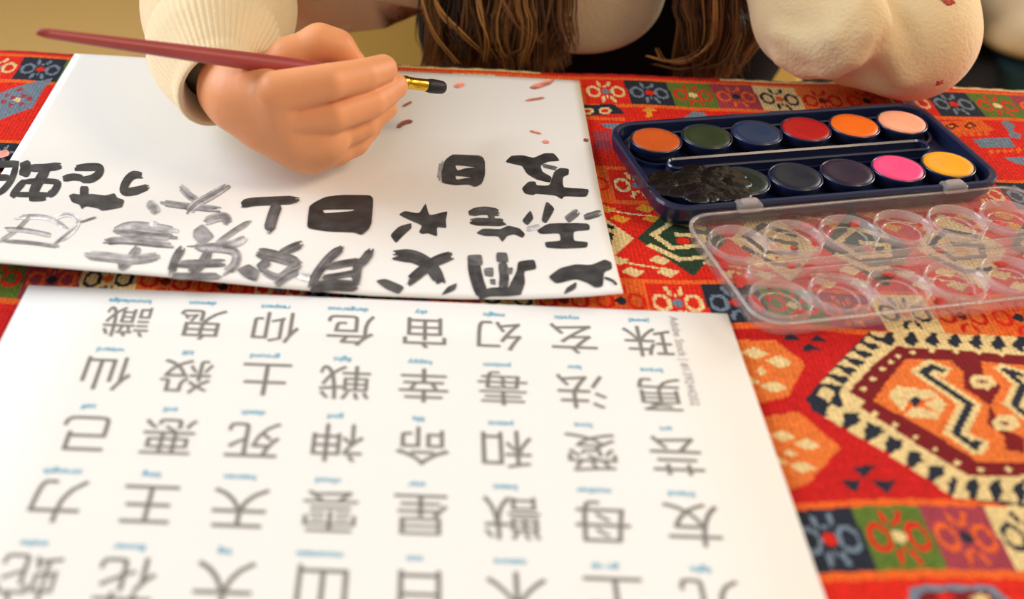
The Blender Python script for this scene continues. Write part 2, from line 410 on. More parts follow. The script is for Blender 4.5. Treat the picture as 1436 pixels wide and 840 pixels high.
    for Q in ([(260, 225), (420, 235), (545, 330), (480, 450), (340, 470), (240, 380)], [(360, 520), (520, 510), (690, 660), (560, 800), (470, 830), (400, 700)]):
        P(Q, K_field, o8, s8); cx, cy = np.mean(Q, axis=0)
        for dx, dy, a, b in ((-40, -70, 60, 22), (60, -30, 55, 24), (-70, 30, 55, 24), (40, 60, 60, 22), (-10, 0, 26, 16)):
            P([(cx + dx - a, cy + dy - b * 0.4), (cx + dx, cy + dy - b), (cx + dx + a, cy + dy + b * 0.4), (cx + dx, cy + dy + b)], K_cream, o8, s8)
    for Q in ([(450, 236), (482, 203), (525, 238)], [(560, 242), (592, 212), (635, 243)], [(522, 282), (556, 248), (605, 278)], [(735, 738), (828, 738), (785, 790)], [(690, 795), (775, 795), (755, 850)], [(815, 800), (912, 795), (880, 855)]):
        P(Q, K_navy, o8, s8)
    o9, s9 = (940, 600), 2.895
    P([(970, 660), (1010, 645), (1310, 632), (1380, 690), (1420, 760), (950, 760)], K_blue, o9, s9)
    P([(1010, 675), (1290, 655), (1340, 700), (1000, 740)], K_mar, o9, s9)
    for cx in (1110, 1260): P([(cx - 45, 690), (cx, 670), (cx + 45, 690), (cx, 720)], K_red if cx < 1200 else K_cream, o9, s9)
    return w.col

def axis(lo, f0, f1, hi, fine, coarse):
    a = np.arange(f0, lo, -coarse)[::-1][:-1]; b = np.arange(f0, f1, fine); c = np.arange(f1, hi + coarse * 0.5, coarse)
    return np.concatenate([a, b, c])
gx = axis(-0.66, -0.345, 0.425, 0.76, 0.001, 0.006)
gs = axis(-0.20, 0.115, 0.668, 0.80, 0.001, 0.006)
EDGE = 0.648; RAD = 0.008
def drape(X, S):
    z = 0.0008 * (np.sin(X * 47 + 1.3 * np.sin(S * 31)) + np.sin(S * 39 + X * 23 + 1.0)) + 0.0006 * np.sin(X * 90 + S * 15)
    fade = np.clip((EDGE - S) / 0.05, 0.4, 1) * np.where(S < 0, 0, 1)
    Y = S.copy(); Z = z * fade
    a = np.clip((S - EDGE) / RAD, 0, PI / 2)
    over = S > EDGE
    Y = np.where(over, EDGE + RAD * np.sin(a), Y)
    drop = np.where(over, RAD * (1 - np.cos(a)) + np.clip(S - EDGE - RAD * PI / 2, 0, None), 0)
    Z = Z - drop
    Y = np.where(over, Y + 0.004 * np.sin(X * 60) * np.clip(drop / 0.08, 0, 1) + 0.004 * np.clip(drop / 0.05, 0, 1), Y)
    return Y, Z
GX, GS = np.meshgrid(gx, gs)
GY, GZ = drape(GX, GS)
nx, ns = len(gx), len(gs)
co = np.stack([GX, GY, GZ], -1).reshape(-1, 3)
ii = (np.arange(ns - 1)[:, None] * nx + np.arange(nx - 1)[None, :]).reshape(-1)
quads = np.stack([ii, ii + 1, ii + nx + 1, ii + nx], 1)
me = bpy.data.meshes.new('tablecloth')
me.vertices.add(len(co)); me.vertices.foreach_set('co', co.reshape(-1))
me.loops.add(len(quads) * 4); me.loops.foreach_set('vertex_index', quads.reshape(-1).astype(np.int32))
me.polygons.add(len(quads)); me.polygons.foreach_set('loop_start', np.arange(0, len(quads) * 4, 4, dtype=np.int32))
me.polygons.foreach_set('use_smooth', np.ones(len(quads), dtype=bool))
me.update(calc_edges=True)
cxm = (gx[:-1] + gx[1:]) / 2; csm = (gs[:-1] + gs[1:]) / 2
FX, FS = np.meshgrid(cxm * 1000, csm * 1000)
cols = kilim(FX.reshape(-1), FS.reshape(-1))
IX, IY = np.meshgrid(np.arange(nx - 1), np.arange(ns - 1))
dark = ((IX % 2 == 0) & ((IY + IX // 2) % 2 == 0)).reshape(-1)
fac = np.where(dark, 0.66, 1.0) * (1 + 0.12 * rng.standard_normal(len(cols)))
cols = np.clip(cols * np.clip(fac, 0.4, 1.4)[:, None], 0, 1)
at = me.attributes.new('weave', 'FLOAT_COLOR', 'FACE')
at.data.foreach_set('color', np.concatenate([cols, np.ones((len(cols), 1))], 1).astype(np.float32).reshape(-1))
me.materials.append(M_cloth)
cloth = bpy.data.objects.new('tablecloth', me); C.objects.link(cloth)
tag(cloth, 'red woven tablecloth with geometric orange, navy and cream kilim pattern', 'tablecloth')

# ------------------------------------------------------------------ sheets of paper
def sheet_mesh(name, corners, lift, nu, nv, thick=0.00025):
    a, b, c, d = [np.array(p, float) for p in corners]    # far left, far right, near right, near left
    V = []
    for layer in (0, 1):
        for j in range(nv + 1):
            for i in range(nu + 1):
                u, v = i / nu, j / nv
                p = (a * (1 - u) + b * u) * (1 - v) + (d * (1 - u) + c * u) * v
                V.append((p[0], p[1], lift(p[0], p[1], u, v) - layer * thick))
    F = []; n1 = (nu + 1) * (nv + 1)
    for j in range(nv):
        for i in range(nu):
            k = j * (nu + 1) + i
            F.append((k, k + nu + 1, k + nu + 2, k + 1)); F.append((n1 + k, n1 + k + 1, n1 + k + nu + 2, n1 + k + nu + 1))
    ring = [i for i in range(nu + 1)] + [j * (nu + 1) + nu for j in range(1, nv + 1)] + [nv * (nu + 1) + i for i in range(nu - 1, -1, -1)] + [j * (nu + 1) for j in range(nv - 1, 0, -1)]
    for k in range(len(ring)):
        p, q = ring[k], ring[(k + 1) % len(ring)]
        F.append((p, q, n1 + q, n1 + p))
    return link_mesh(name, V, F, M_paper, smooth=True)
PZ = 0.0026
LX = [-0.22, -0.184, -0.103, -0.06, -0.017, 0.02, 0.049, 0.075, 0.094]; LZ = [0.0135, 0.0105, 0.0058, 0.0025, 0.0, 0.0, 0.0012, 0.0038, 0.0068]
def lift1(x, y, u=None, v=None):
    t = max(0.0, min(1.0, (0.520 - y) / 0.1044))
    return PZ + float(np.interp(x, LX, LZ)) * t * t
sheet1 = sheet_mesh('practice_sheet', [at_z(105, 75, PZ)[:2], at_z(812, 113, PZ)[:2], (0.0918, 0.4156), (-0.2050, 0.4156)], lift1, 60, 44)
tag(sheet1, 'white sheet with rows of black hand-painted brush characters under the painting hand', 'paper')
sheet2 = sheet_mesh('reference_sheet', [at_z(40, 400, 0.0024)[:2], at_z(1020, 440, 0.0024)[:2], (0.1415, 0.2020), (-0.1690, 0.2020)], lambda x, y, u, v: 0.0024, 8, 8)
tag(sheet2, 'white printed chart of grey characters with blue captions, nearest the camera', 'paper')

def on_sheet1(x, y):
    z = PZ
    for _ in range(6):
        p = at_z(x, y, z); z = lift1(p[0], p[1])
    return p
ink_layer = [0]
class Ink:
    """one painted character: flat dried paint lying on the practice sheet"""
    def __init__(s): s.V, s.F, s.c = [], [], []
    def _z(s):
        ink_layer[0] += 1; return 0.00012 + 0.000006 * (ink_layer[0] % 60)
    def poly(s, pts, o, sc, g=0.035, holes=()):
        dz = s._z(); loops = []
        for L in [pts] + list(holes):
            L = [(o[0] + x / sc, o[1] + y / sc) for x, y in L]
            n = len(L); out = []
            for i in range(n):                        # soften the corners
                p0, p1, p2 = np.array(L[i - 1]), np.array(L[i]), np.array(L[(i + 1) % n])
                out += [p1 * 0.72 + p0 * 0.28, p1 * 0.9 + p0 * 0.05 + p2 * 0.05, p1 * 0.72 + p2 * 0.28]
            loops.append(out)
        tri = tessellate_polygon([[Vector((p[0], p[1], 0)) for p in L] for L in loops])
        b = len(s.V)
        for L in loops:
            for p in L:
                q = on_sheet1(*p); s.V.append((q[0], q[1], q[2] + dz)); 
        for t in tri: s.F.append(tuple(b + k for k in t)); s.c.append(g * random.uniform(0.9, 1.15))
    def stroke(s, pts, wd, o, sc, g=0.035, dry=0.0, taper=0.3, br=None):
        """bristle-wide ribbons side by side; dry > 0 leaves thin and broken streaks"""
        P = catmull([(o[0] + x / sc, o[1] + y / sc) for x, y in pts], 6 * len(pts) + 4)
        wpx = wd / sc
        n = br or max(3, int(wpx / 2.2))
        T = np.gradient(P, axis=0); T /= np.linalg.norm(T, axis=1)[:, None] + 1e-9
        N = np.stack([-T[:, 1], T[:, 0]], 1)
        m = len(P); ts = np.linspace(0, 1, m)
        prof = np.minimum(1.0, 1 - taper + taper * np.minimum(ts, 1 - ts) / 0.18)
        dz = s._z()
        for k in range(n):
            e0, e1 = (k / n - 0.5) * wpx, ((k + 1) / n - 0.5) * wpx
            gk = g * (1 + dry * random.uniform(-0.55, 1.6)); 
            a = int(random.uniform(0, 0.05 + 0.15 * dry) * m); bnd = m - int(random.uniform(0, 0.06 + 0.2 * dry) * m)
            b = len(s.V)
            for i in range(a, bnd):
                for e in (e0 - 0.05, e1 + 0.05):
                    p = P[i] + N[i] * e * prof[i]; q = on_sheet1(*p); s.V.append((q[0], q[1], q[2] + dz))
            for i in range(bnd - a - 1):
                s.F.append((b + 2 * i, b + 2 * i + 1, b + 2 * i + 3, b + 2 * i + 2)); s.c.append(gk * random.uniform(0.92, 1.08))
    def done(s, name='painted_character', tint=(1.0, 1.0, 1.06)):
        o = link_mesh(name, s.V, s.F, M_ink, sheet1)
        at = o.data.attributes.new('ink', 'FLOAT_COLOR', 'FACE')
        c = np.array(s.c)[:, None] * np.array(tint)[None, :]
        at.data.foreach_set('color', np.concatenate([np.clip(c, 0, 1), np.ones((len(c), 1))], 1).astype(np.float32).reshape(-1))
        return o
a1 = ((0, 210), 4.667); a2 = ((190, 240), 4.667); a3 = ((330, 250), 4.667); a4 = ((510, 200), 3.654); a5 = ((640, 200), 3.654)
DK, MD, LG, VL = 0.045, 0.12, 0.27, 0.46
k = Ink(); k.stroke([(-70, 100), (30, 95), (125, 92)], 46, *a1, DK); k.stroke([(110, 90), (80, 185), (40, 245), (-10, 290)], 42, *a1, DK); k.stroke([(-70, 185), (60, 182)], 44, *a1, DK); k.stroke([(-40, 110), (-60, 280)], 40, *a1, DK); k.done()
k = Ink(); k.stroke([(155, 78), (170, 120), (150, 175)], 72, *a1, DK); k.stroke([(185, 122), (300, 118), (402, 106)], 52, *a1, DK); k.stroke([(312, 115), (268, 185), (228, 260), (215, 325)], 66, *a1, DK)
k.stroke([(150, 212), (270, 205), (398, 212)], 36, *a1, DK); k.stroke([(160, 205), (110, 262), (76, 312)], 46, *a1, DK); k.stroke([(388, 212), (355, 272), (315, 300)], 48, *a1, DK); k.stroke([(95, 294), (330, 296)], 34, *a1, DK); k.stroke([(190, 322), (300, 318)], 38, *a1, DK); k.done()
k = Ink(); k.stroke([(488, 122), (580, 115), (650, 120), (645, 160), (595, 192), (515, 200)], 52, *a1, DK); k.stroke([(412, 192), (480, 180), (545, 188)], 46, *a1, DK)
k.poly([(450, 300), (480, 288), (520, 295), (600, 290), (690, 302), (750, 285), (765, 315), (815, 330), (800, 378), (740, 390), (665, 402), (640, 385), (560, 370), (535, 392), (520, 360), (470, 345)], *a1, g=0.055); k.stroke([(552, 240), (550, 310)], 56, *a1, DK); k.done()
k = Ink(); k.stroke([(935, 170), (872, 168), (828, 210), (812, 272), (880, 272), (975, 242)], 54, *a1, 0.05); k.done()
k = Ink(); k.stroke([(90, 445), (250, 440), (350, 462), (445, 525)], 32, *a1, VL, 0.5); k.stroke([(205, 428), (100, 532), (-10, 605)], 24, *a1, LG, 0.4); k.stroke([(15, 520), (180, 532), (390, 575)], 30, *a1, LG, 0.6); k.stroke([(20, 598), (210, 612), (405, 640)], 24, *a1, LG, 0.3)
k.stroke([(340, 455), (440, 425), (510, 470), (455, 552), (335, 630)], 30, *a1, VL, 0.6); k.stroke([(520, 478), (630, 442)], 13, *a1, LG, 0.3); k.stroke([(480, 520), (340, 632)], 18, *a1, LG, 0.3); k.done()
k = Ink(); k.stroke([(-147, 395), (-30, 358), (120, 368), (300, 398)], 52, *a2, LG, 0.5); k.stroke([(-147, 402), (0, 412), (150, 428), (290, 440)], 44, *a2, MD * 1.6, 0.7); k.stroke([(-215, 468), (-100, 455), (60, 468), (250, 490)], 46, *a2, MD * 1.5, 0.6)
k.stroke([(20, 500), (-25, 565), (-65, 610), (-115, 640)], 60, *a2, MD * 1.6, 0.3); k.stroke([(-335, 550), (-200, 562), (0, 580), (180, 552)], 62, *a2, LG, 0.5); k.stroke([(120, 325), (110, 370)], 50, *a2, VL, 0.3); k.done()
k = Ink(); k.stroke([(75, 205), (118, 240), (135, 285)], 62, *a2, LG, 0.4, 0.7); k.stroke([(162, 208), (330, 230), (580, 256)], 42, *a2, LG * 0.9, 0.5); k.stroke([(292, 100), (350, 160), (405, 195)], 48, *a2, LG, 0.4); k.stroke([(612, 92), (480, 170), (390, 222), (338, 285)], 50, *a2, LG * 0.85, 0.6); k.done()
k = Ink(); k.stroke([(600, 355), (590, 305), (520, 308), (450, 338)], 58, *a2, LG * 0.9, 0.5); k.poly([(440, 345), (520, 430), (430, 492), (378, 435), (380, 388)], *a2, g=LG); k.stroke([(758, 325), (640, 398), (500, 500)], 34, *a2, LG * 0.9, 0.4, 0.8); k.stroke([(735, 428), (650, 475), (500, 500), (335, 500)], 52, *a2, LG * 0.9, 0.5, 0.6)
k.stroke([(310, 500), (262, 580), (228, 690)], 54, *a2, MD, 0.5); k.stroke([(335, 505), (560, 508), (655, 540), (645, 620), (555, 690)], 56, *a2, LG * 0.85, 0.5); k.stroke([(485, 520), (430, 612), (350, 675)], 62, *a2, MD, 0.4); k.stroke([(275, 612), (610, 602)], 52, *a2, MD, 0.4); k.stroke([(225, 690), (400, 692), (565, 690)], 46, *a2, MD * 1.1, 0.3); k.done()
k = Ink(); k.stroke([(688, 228), (760, 205), (950, 195), (1072, 190)], 54, *a2, DK, 0.2, 0.5); k.stroke([(935, 205), (900, 295), (866, 415)], 72, *a2, 0.07, 0.4, 0.75); k.done()
k = Ink(); k.poly([(485, 185), (520, 160), (590, 125), (700, 112), (880, 114), (904, 135), (892, 300), (870, 342), (825, 376), (780, 356), (600, 350), (470, 330), (475, 260)], *a3, g=0.03, holes=[[(570, 207), (785, 205), (772, 218), (580, 234)]]); k.done()
k = Ink(); k.stroke([(138, 490), (250, 510), (438, 562)], 74, *a3, MD * 0.9, 0.4, 0.4); k.stroke([(443, 430), (350, 470), (290, 505)], 56, *a3, MD * 0.9, 0.4); k.poly([(8, 600), (90, 563), (160, 612), (140, 682), (60, 652)], *a3, g=MD * 1.3); k.stroke([(220, 540), (150, 600)], 60, *a3, MD, 0.3)
k.stroke([(160, 600), (280, 650), (370, 590), (425, 560)], 46, *a3, MD, 0.5); k.stroke([(430, 598), (330, 650), (255, 712)], 52, *a3, MD * 1.5, 0.6); k.stroke([(410, 635), (495, 655)], 56, *a3, VL, 0.6); k.done()
k = Ink(); k.stroke([(712, 450), (620, 522), (540, 622), (488, 728)], 58, *a3, MD * 0.75, 0.4, 0.5); k.stroke([(595, 585), (720, 560), (825, 545)], 46, *a3, MD * 0.8, 0.3); k.stroke([(898, 462), (850, 532), (800, 592), (788, 735)], 58, *a3, MD * 0.75, 0.3, 0.6); k.stroke([(570, 655), (680, 640), (800, 618)], 38, *a3, MD * 0.75, 0.3); k.stroke([(490, 722), (640, 705), (800, 712)], 74, *a3, 0.06, 0.3, 0.2); k.done()
k = Ink(); k.poly([(415, 95), (450, 65), (620, 75), (622, 170), (605, 215), (572, 230), (540, 215), (470, 220), (400, 208), (402, 150)], *a4, g=DK, holes=[[(466, 115), (590, 129), (520, 135), (480, 148)], [(468, 170), (568, 181), (520, 186), (474, 194)]]); k.stroke([(410, 95), (395, 205)], 44, *a4, MD, 1.0); k.stroke([(440, 66), (618, 72)], 12, *a4, MD * 1.4, 0.6); k.done()
k = Ink(); k.poly([(178, 370), (210, 350), (285, 365), (318, 308), (335, 376), (432, 350), (420, 400), (425, 440), (375, 433), (378, 484), (330, 465), (300, 470), (283, 460), (300, 425), (240, 400)], *a4, g=DK); k.poly([(135, 475), (180, 430), (245, 412), (245, 440), (200, 480), (165, 518)], *a4, g=DK); k.done()
k = Ink(); k.stroke([(538, 362), (620, 350), (705, 364)], 42, *a4, 0.06, 0.3, 0.5); k.stroke([(545, 405), (640, 408), (732, 410)], 40, *a4, 0.06, 0.3, 0.4); k.poly([(575, 465), (610, 440), (700, 445), (740, 425), (800, 440), (828, 470), (815, 490), (770, 470), (735, 480), (710, 512), (690, 480), (620, 480)], *a4, g=0.06); k.stroke([(640, 338), (662, 405)], 30, *a4, 0.07, 0.2); k.done()
k = Ink(); k.poly([(250, 100), (280, 68), (340, 65), (395, 80), (450, 55), (500, 55), (532, 95), (470, 98), (430, 118), (440, 150), (490, 178), (480, 207), (410, 190), (360, 160), (338, 120), (290, 110)], *a5, g=0.035); k.poly([(335, 235), (370, 200), (405, 200), (410, 220), (478, 222), (500, 150), (530, 130), (577, 135), (575, 165), (545, 177), (545, 232), (682, 238), (668, 280), (552, 275), (540, 292), (510, 272), (405, 262), (395, 271), (350, 262)], *a5, g=0.035)
k.stroke([(440, 118), (522, 136)], 20, *a5, MD, 0.6); k.done()
k = Ink(); k.poly([(335, 402), (380, 345), (396, 390), (365, 427)], *a5, g=0.06); k.poly([(435, 402), (460, 298), (506, 340), (460, 417)], *a5, g=0.055); k.stroke([(560, 402), (624, 352)], 40, *a5, MD, 0.5); k.stroke([(655, 385), (742, 360)], 34, *a5, MD, 0.4); k.poly([(412, 452), (470, 414), (680, 414), (684, 450), (600, 455), (600, 505), (674, 510), (670, 540), (540, 545), (460, 540), (452, 510), (535, 505), (530, 465), (430, 470)], *a5, g=DK); k.stroke([(360, 445), (430, 430)], 26, *a5, VL, 0.5); k.done()
k = Ink(); k.stroke([(88, 610), (95, 660), (110, 720), (135, 785)], 66, *a5, 0.05, 0.2, 0.1); k.poly([(55, 577), (130, 574), (136, 632), (60, 630)], *a5, g=MD); k.poly([(140, 645), (190, 640), (190, 690), (145, 685)], *a5, g=MD); k.poly([(205, 563), (260, 565), (268, 617), (205, 615)], *a5, g=MD * 0.9); k.stroke([(235, 610), (245, 690), (238, 750)], 48, *a5, 0.06, 0.2); k.poly([(170, 700), (200, 700), (200, 732), (175, 727)], *a5, g=MD); k.poly([(258, 645), (290, 640), (285, 677), (260, 675)], *a5, g=MD)
k.poly([(315, 610), (400, 600), (411, 650), (345, 660), (352, 720), (330, 782), (280, 775), (268, 740), (310, 660)], *a5, g=0.05); k.poly([(105, 770), (170, 745), (240, 742), (330, 740), (335, 782), (260, 790), (170, 790), (120, 810)], *a5, g=0.05); k.done()
k = Ink(); k.stroke([(150, 578), (260, 588), (345, 640), (400, 730)], 66, *a4, 0.055, 0.25, 0.3); k.stroke([(455, 578), (370, 610), (310, 650), (222, 722)], 54, *a4, 0.055, 0.25, 0.2); k.poly([(60, 710), (110, 698), (211, 740), (180, 780), (110, 750)], *a4, g=0.06); k.poly([(395, 787), (430, 740), (479, 720), (470, 757)], *a4, g=0.07); k.done()
k = Ink(); k.poly([(470, 690), (530, 645), (610, 625), (690, 630), (760, 600), (795, 615), (798, 650), (755, 665), (750, 740), (710, 746), (670, 720), (610, 700), (510, 726)], *a5, g=DK); k.poly([(548, 782), (565, 745), (616, 714), (612, 750)], *a5, g=0.06); k.stroke([(758, 694), (800, 710), (822, 732)], 14, *a5, 0.06); k.done()
# reddish paint specks
px1 = ((0, 0), 1.0)
for pts, wd, g in (([(556, 180), (566, 173), (580, 170)], 6, 0.28), ([(564, 150), (578, 143)], 3.5, 0.3), ([(735, 142), (765, 137)], 3, 0.5), ([(742, 184), (760, 188)], 3, 0.55), ([(760, 199), (770, 200)], 4, 0.4), ([(742, 124), (760, 119), (778, 112)], 7, 0.6), ([(636, 122), (652, 118)], 6, 0.6), ([(-4, 219), (14, 214)], 9, 0.7), ([(818, 196), (826, 198)], 4, 0.2)):
    k = Ink(); k.stroke(pts, wd, *px1, g, 0.35, 1.0, 3); o = k.done('paint_speck', (1.15, 0.42, 0.33)); o['label'] = 'reddish paint speck'

# printed chart
KAN = ['識鬼仰危宙幻玄珠', '仙殺土戦幸毒法勇', '己悪死神命和愛芸', '力王天雲星獣母友', '蛇花大山日木上光', '夢心水火風月金空']
CAP = [['knowledge', 'demon', 'respect', 'dangerous', 'sky', 'magic', 'mystic', 'jewel'], ['wizard', 'kill', 'ground', 'fight', 'happy', 'poison', 'law', 'brave'], ['self', 'evil', 'death', 'god', 'life', 'peace', 'love', 'art'],
       ['strength', 'king', 'heaven', 'cloud', 'star', 'beast', 'mother', 'friend'], ['snake', 'flower', 'big', 'mountain', 'sun', 'nature', 'go up', 'light'], ['dream', 'heart', 'water', 'fire', 'wind', 'moon', 'gold', 'empty']]
def text_mesh(name, body, size, loc, rz, m, sx=1.0, parent=None, bold=0.0, sy=1.0):
    cu = bpy.data.curves.new(name, 'FONT'); cu.body = body; cu.size = size; cu.align_x = 'CENTER'; cu.align_y = 'CENTER'; cu.resolution_u = 3
    cu.offset = bold
    t = bpy.data.objects.new(name + '_text', cu); C.objects.link(t)
    bpy.context.view_layer.update()
    me = bpy.data.meshes.new_from_object(t.evaluated_get(bpy.context.evaluated_depsgraph_get()))
    bpy.data.objects.remove(t); bpy.data.curves.remove(cu)
    me.name = name; me.materials.clear(); me.materials.append(m)
    n = len(me.vertices); c = np.zeros(n * 3); me.vertices.foreach_get('co', c); c = c.reshape(-1, 3)
    if n:
        ctr = (c.max(0) + c.min(0)) / 2; c = c - ctr
    c[:, 0] *= sx; c[:, 1] *= sy
    ca, sa = math.cos(rz), math.sin(rz)
    c = np.stack([c[:, 0] * ca - c[:, 1] * sa + loc[0], c[:, 0] * sa + c[:, 1] * ca + loc[1], c[:, 2] + loc[2]], 1)
    me.vertices.foreach_set('co', c.reshape(-1)); me.update()
    o = bpy.data.objects.new(name, me); C.objects.link(o); o.parent = parent
    return o
SZ = 0.00255
for r in range(6):
    for i in range(8):
        x = (-117.3 - 0.9 * r + (31.05 + 0.22 * r) * i) / 1000; y = (391.9 - 34.75 * r - (1.0 if r == 0 else 0)) / 1000
        text_mesh('printed_character', KAN[r][i], 0.0200, (x, y, SZ), PI, M_print, 1.08, sheet2, 0.0, 1.12)
        text_mesh('caption', CAP[r][i], 0.0042, (x - 0.0018, y + 0.0146, SZ), PI, M_caption, 1.0, sheet2, 0.00006)
text_mesh('stock_credit', 'Adobe Stock | #139244202', 0.0052, (0.1128, 0.3800, SZ), -PI / 2, M_credit, 1.0, sheet2)

# ------------------------------------------------------------------ paint set: navy tray, twelve pans, clear lid
TR = math.radians(12.6)
pset = tag(empty('paint_set', (0.1964, 0.5387, 0.0022), TR), 'navy watercolour paint box with twelve round pans and open clear lid', 'paint box')
hu, hv, rc = 0.0905, 0.0435, 0.014
def L3(hu_, hv_, r_, z): return [(x, y, z) for x, y in rrect(hu_, hv_, r_)]
bm = bmesh.new()
loft(bm, [L3(hu - 0.004, hv - 0.004, rc - 0.003, 0.0), L3(hu - 0.001, hv - 0.001, rc, 0.004), L3(hu, hv, rc, 0.0105), L3(hu - 0.0006, hv - 0.0006, rc, 0.0117), L3(hu - 0.0022, hv - 0.0022, rc - 0.001, 0.0119), L3(hu - 0.0034, hv - 0.0034, rc - 0.002, 0.0112), L3(hu - 0.0048, hv - 0.0048, rc - 0.003, 0.0042)], True, True)
pv = 0.0222
tray = obj_bm('tray', bm, M_navy, pset)
for vs in (1, -1):    # long raised lip round each row of pans
    bm = bmesh.new(); o_ = rrect(0.0845, 0.0165, 0.013); i_ = rrect(0.083, 0.015, 0.0118)
    yy = vs * pv
    lp = lambda L, z: [(x, y + yy, z) for x, y in L]
    loft(bm, [lp(o_, 0.004), lp(o_, 0.0065), lp(i_, 0.0065), lp(i_, 0.004)])
    obj_bm('row_lip', bm, M_navy, tray)
bm = bmesh.new(); o_ = rrect(0.072, 0.0052, 0.005); i_ = rrect(0.0705, 0.0036, 0.0035)
loft(bm, [[(x, y, 0.004) for x, y in o_], [(x, y, 0.0100) for x, y in o_], [(x, y, 0.0108) for x, y in rrect(0.0714, 0.0046, 0.0044)], [(x, y, 0.0100) for x, y in i_], [(x, y, 0.0062) for x, y in i_]], False, True)
obj_bm('brush_groove', bm, M_navy, tray)
bm = bmesh.new()
for u in (-0.022, 0.004): add_box(bm, u, u + 0.012, hv - 0.001, hv + 0.003, 0.006, 0.0105, 0.001)
obj_bm('catch', bm, M_navy, tray)
far = [('brown-orange', (196, 86, 30)), ('dark green', (44, 58, 34)), ('dark blue', (28, 50, 84)), ('red', (176, 16, 20)), ('orange', (238, 110, 24)), ('peach', (244, 166, 132))]
near = [('blackened', (10, 10, 12)), ('blackish green', (26, 40, 34)), ('blackish blue', (22, 30, 44)), ('dark violet', (38, 26, 48)), ('pink', (242, 72, 128)), ('yellow', (236, 160, 20))]
pans = {}
for row, vs in ((far, 1), (near, -1)):
    for i, (nm, c) in enumerate(row):
        u = (i - 2.5) * 0.0278; v = vs * pv + (0.0005 if vs > 0 else -0.0005)
        bm = bmesh.new(); lathe(bm, u, v, [(0.0, 0.0045), (0.0124, 0.0045), (0.0133, 0.0108), (0.0131, 0.0116), (0.0124, 0.0113), (0.0122, 0.0100), (0, 0.0100)], 44)
        pn = obj_bm('paint_pan', bm, M_navy, pset, True)
        pn['label'] = nm + ' paint pan'
        pm = mat(nm.replace(' ', '_') + '_paint', srgb(*c), 0.42 if i < 5 else 0.6, spec=0.35, noise=0.16, nscale=90, bump=0.25, bscale=220)
        bm = bmesh.new(); lathe(bm, u, v, [(0.01225, 0.0102), (0.0120, 0.0117), (0.0090, 0.0114), (0.0045, 0.0104), (0.0, 0.0100)], 44)
        cake = obj_bm('paint_cake', bm, pm, pn, True)
# dried black paint spilled over the near left pans
M_spill = mat('wet_black_paint', srgb(8, 8, 10), 0.25, spec=0.5, bump=0.8, bscale=260)
bm = bmesh.new()
for q in range(70):
    a = random.uniform(0, 2 * PI); rr_ = random.random() ** 0.5
    u = -0.064 + 0.021 * rr_ * math.cos(a); v = -pv + 0.0135 * rr_ * math.sin(a)
    s_ = random.uniform(0.0015, 0.0065)
    bmesh.ops.create_icosphere(bm, subdivisions=2, radius=1, matrix=Matrix.Translation((u, v, 0.0110)) @ Matrix.Diagonal((s_ * 1.6, s_ * 1.2, s_ * random.uniform(0.10, 0.30), 1)))
sp = obj_bm('paint_spill', bm, M_spill, pset, True); sp['label'] = 'glossy black dried paint clots'
# lid, opened flat towards the viewer
LR = math.radians(13.3) - TR
lid_c = Matrix.Rotation(-TR, 3, 'Z') @ (Vector((0.2237, 0.4550, 0)) - Vector((0.1964, 0.5387, 0)))
lid = bpy.data.objects.new('lid', bpy.data.meshes.new('lid')); C.objects.link(lid); lid.parent = pset
lid.location = (lid_c.x, lid_c.y, 0.0); lid.rotation_euler = (0, 0, LR)
bm = bmesh.new()
lu, lv = 0.0905, 0.0435
loft(bm, [L3(lu - 0.004, lv - 0.004, rc - 0.002, 0.0010), L3(lu - 0.0012, lv - 0.0012, rc, 0.0022), L3(lu - 0.0004, lv - 0.0004, rc, 0.0078), L3(lu, lv, rc, 0.0086), L3(lu - 0.0016, lv - 0.0016, rc - 0.001, 0.0086), L3(lu - 0.0024, lv - 0.0024, rc - 0.001, 0.0030), L3(lu - 0.005, lv - 0.005, rc - 0.003, 0.0020)], True, True)
bm.to_mesh(lid.data); bm.free(); lid.data.materials.append(M_clear)
lid['label'] = 'clear plastic lid with round mixing wells'
bm = bmesh.new()
for hv_, r_, z0, z1 in ((lv, rc, 0.0084, 0.0094),):
    loft(bm, [L3(lu + 0.0003, hv_ + 0.0003, r_, z0), L3(lu + 0.0003, hv_ + 0.0003, r_, z1), L3(lu - 0.0013, hv_ - 0.0013, r_ - 0.001, z1), L3(lu - 0.0013, hv_ - 0.0013, r_ - 0.001, z0)], wrap=True)
obj_bm('lid_rim', bm, M_clear_rim, lid, True)
for vs in (1, -1):
    for i in range(6):
        bm = bmesh.new(); u = (i - 2.5) * 0.0282; v = vs * 0.0222
        lathe(bm, u, v, [(0.0136, 0.0021), (0.0137, 0.0066), (0.0134, 0.0069), (0.0129, 0.0066), (0.0126, 0.0024)], 44)
        lathe(bm, u, v, [(0.0096, 0.0022), (0.0093, 0.0027), (0.0087, 0.0027), (0.0084, 0.0022)], 36)
        obj_bm('mixing_well', bm, M_clear_rim, lid, True)
bm = bmesh.new()
o_ = rrect(0.076, 0.0042, 0.004); i_ = rrect(0.0748, 0.003, 0.0029)
loft(bm, [[(x, y, 0.002) for x, y in o_], [(x, y, 0.0068) for x, y in o_], [(x, y, 0.0068) for x, y in i_], [(x, y, 0.0024) for x, y in i_]])
obj_bm('lid_groove', bm, M_clear_rim, lid, True)
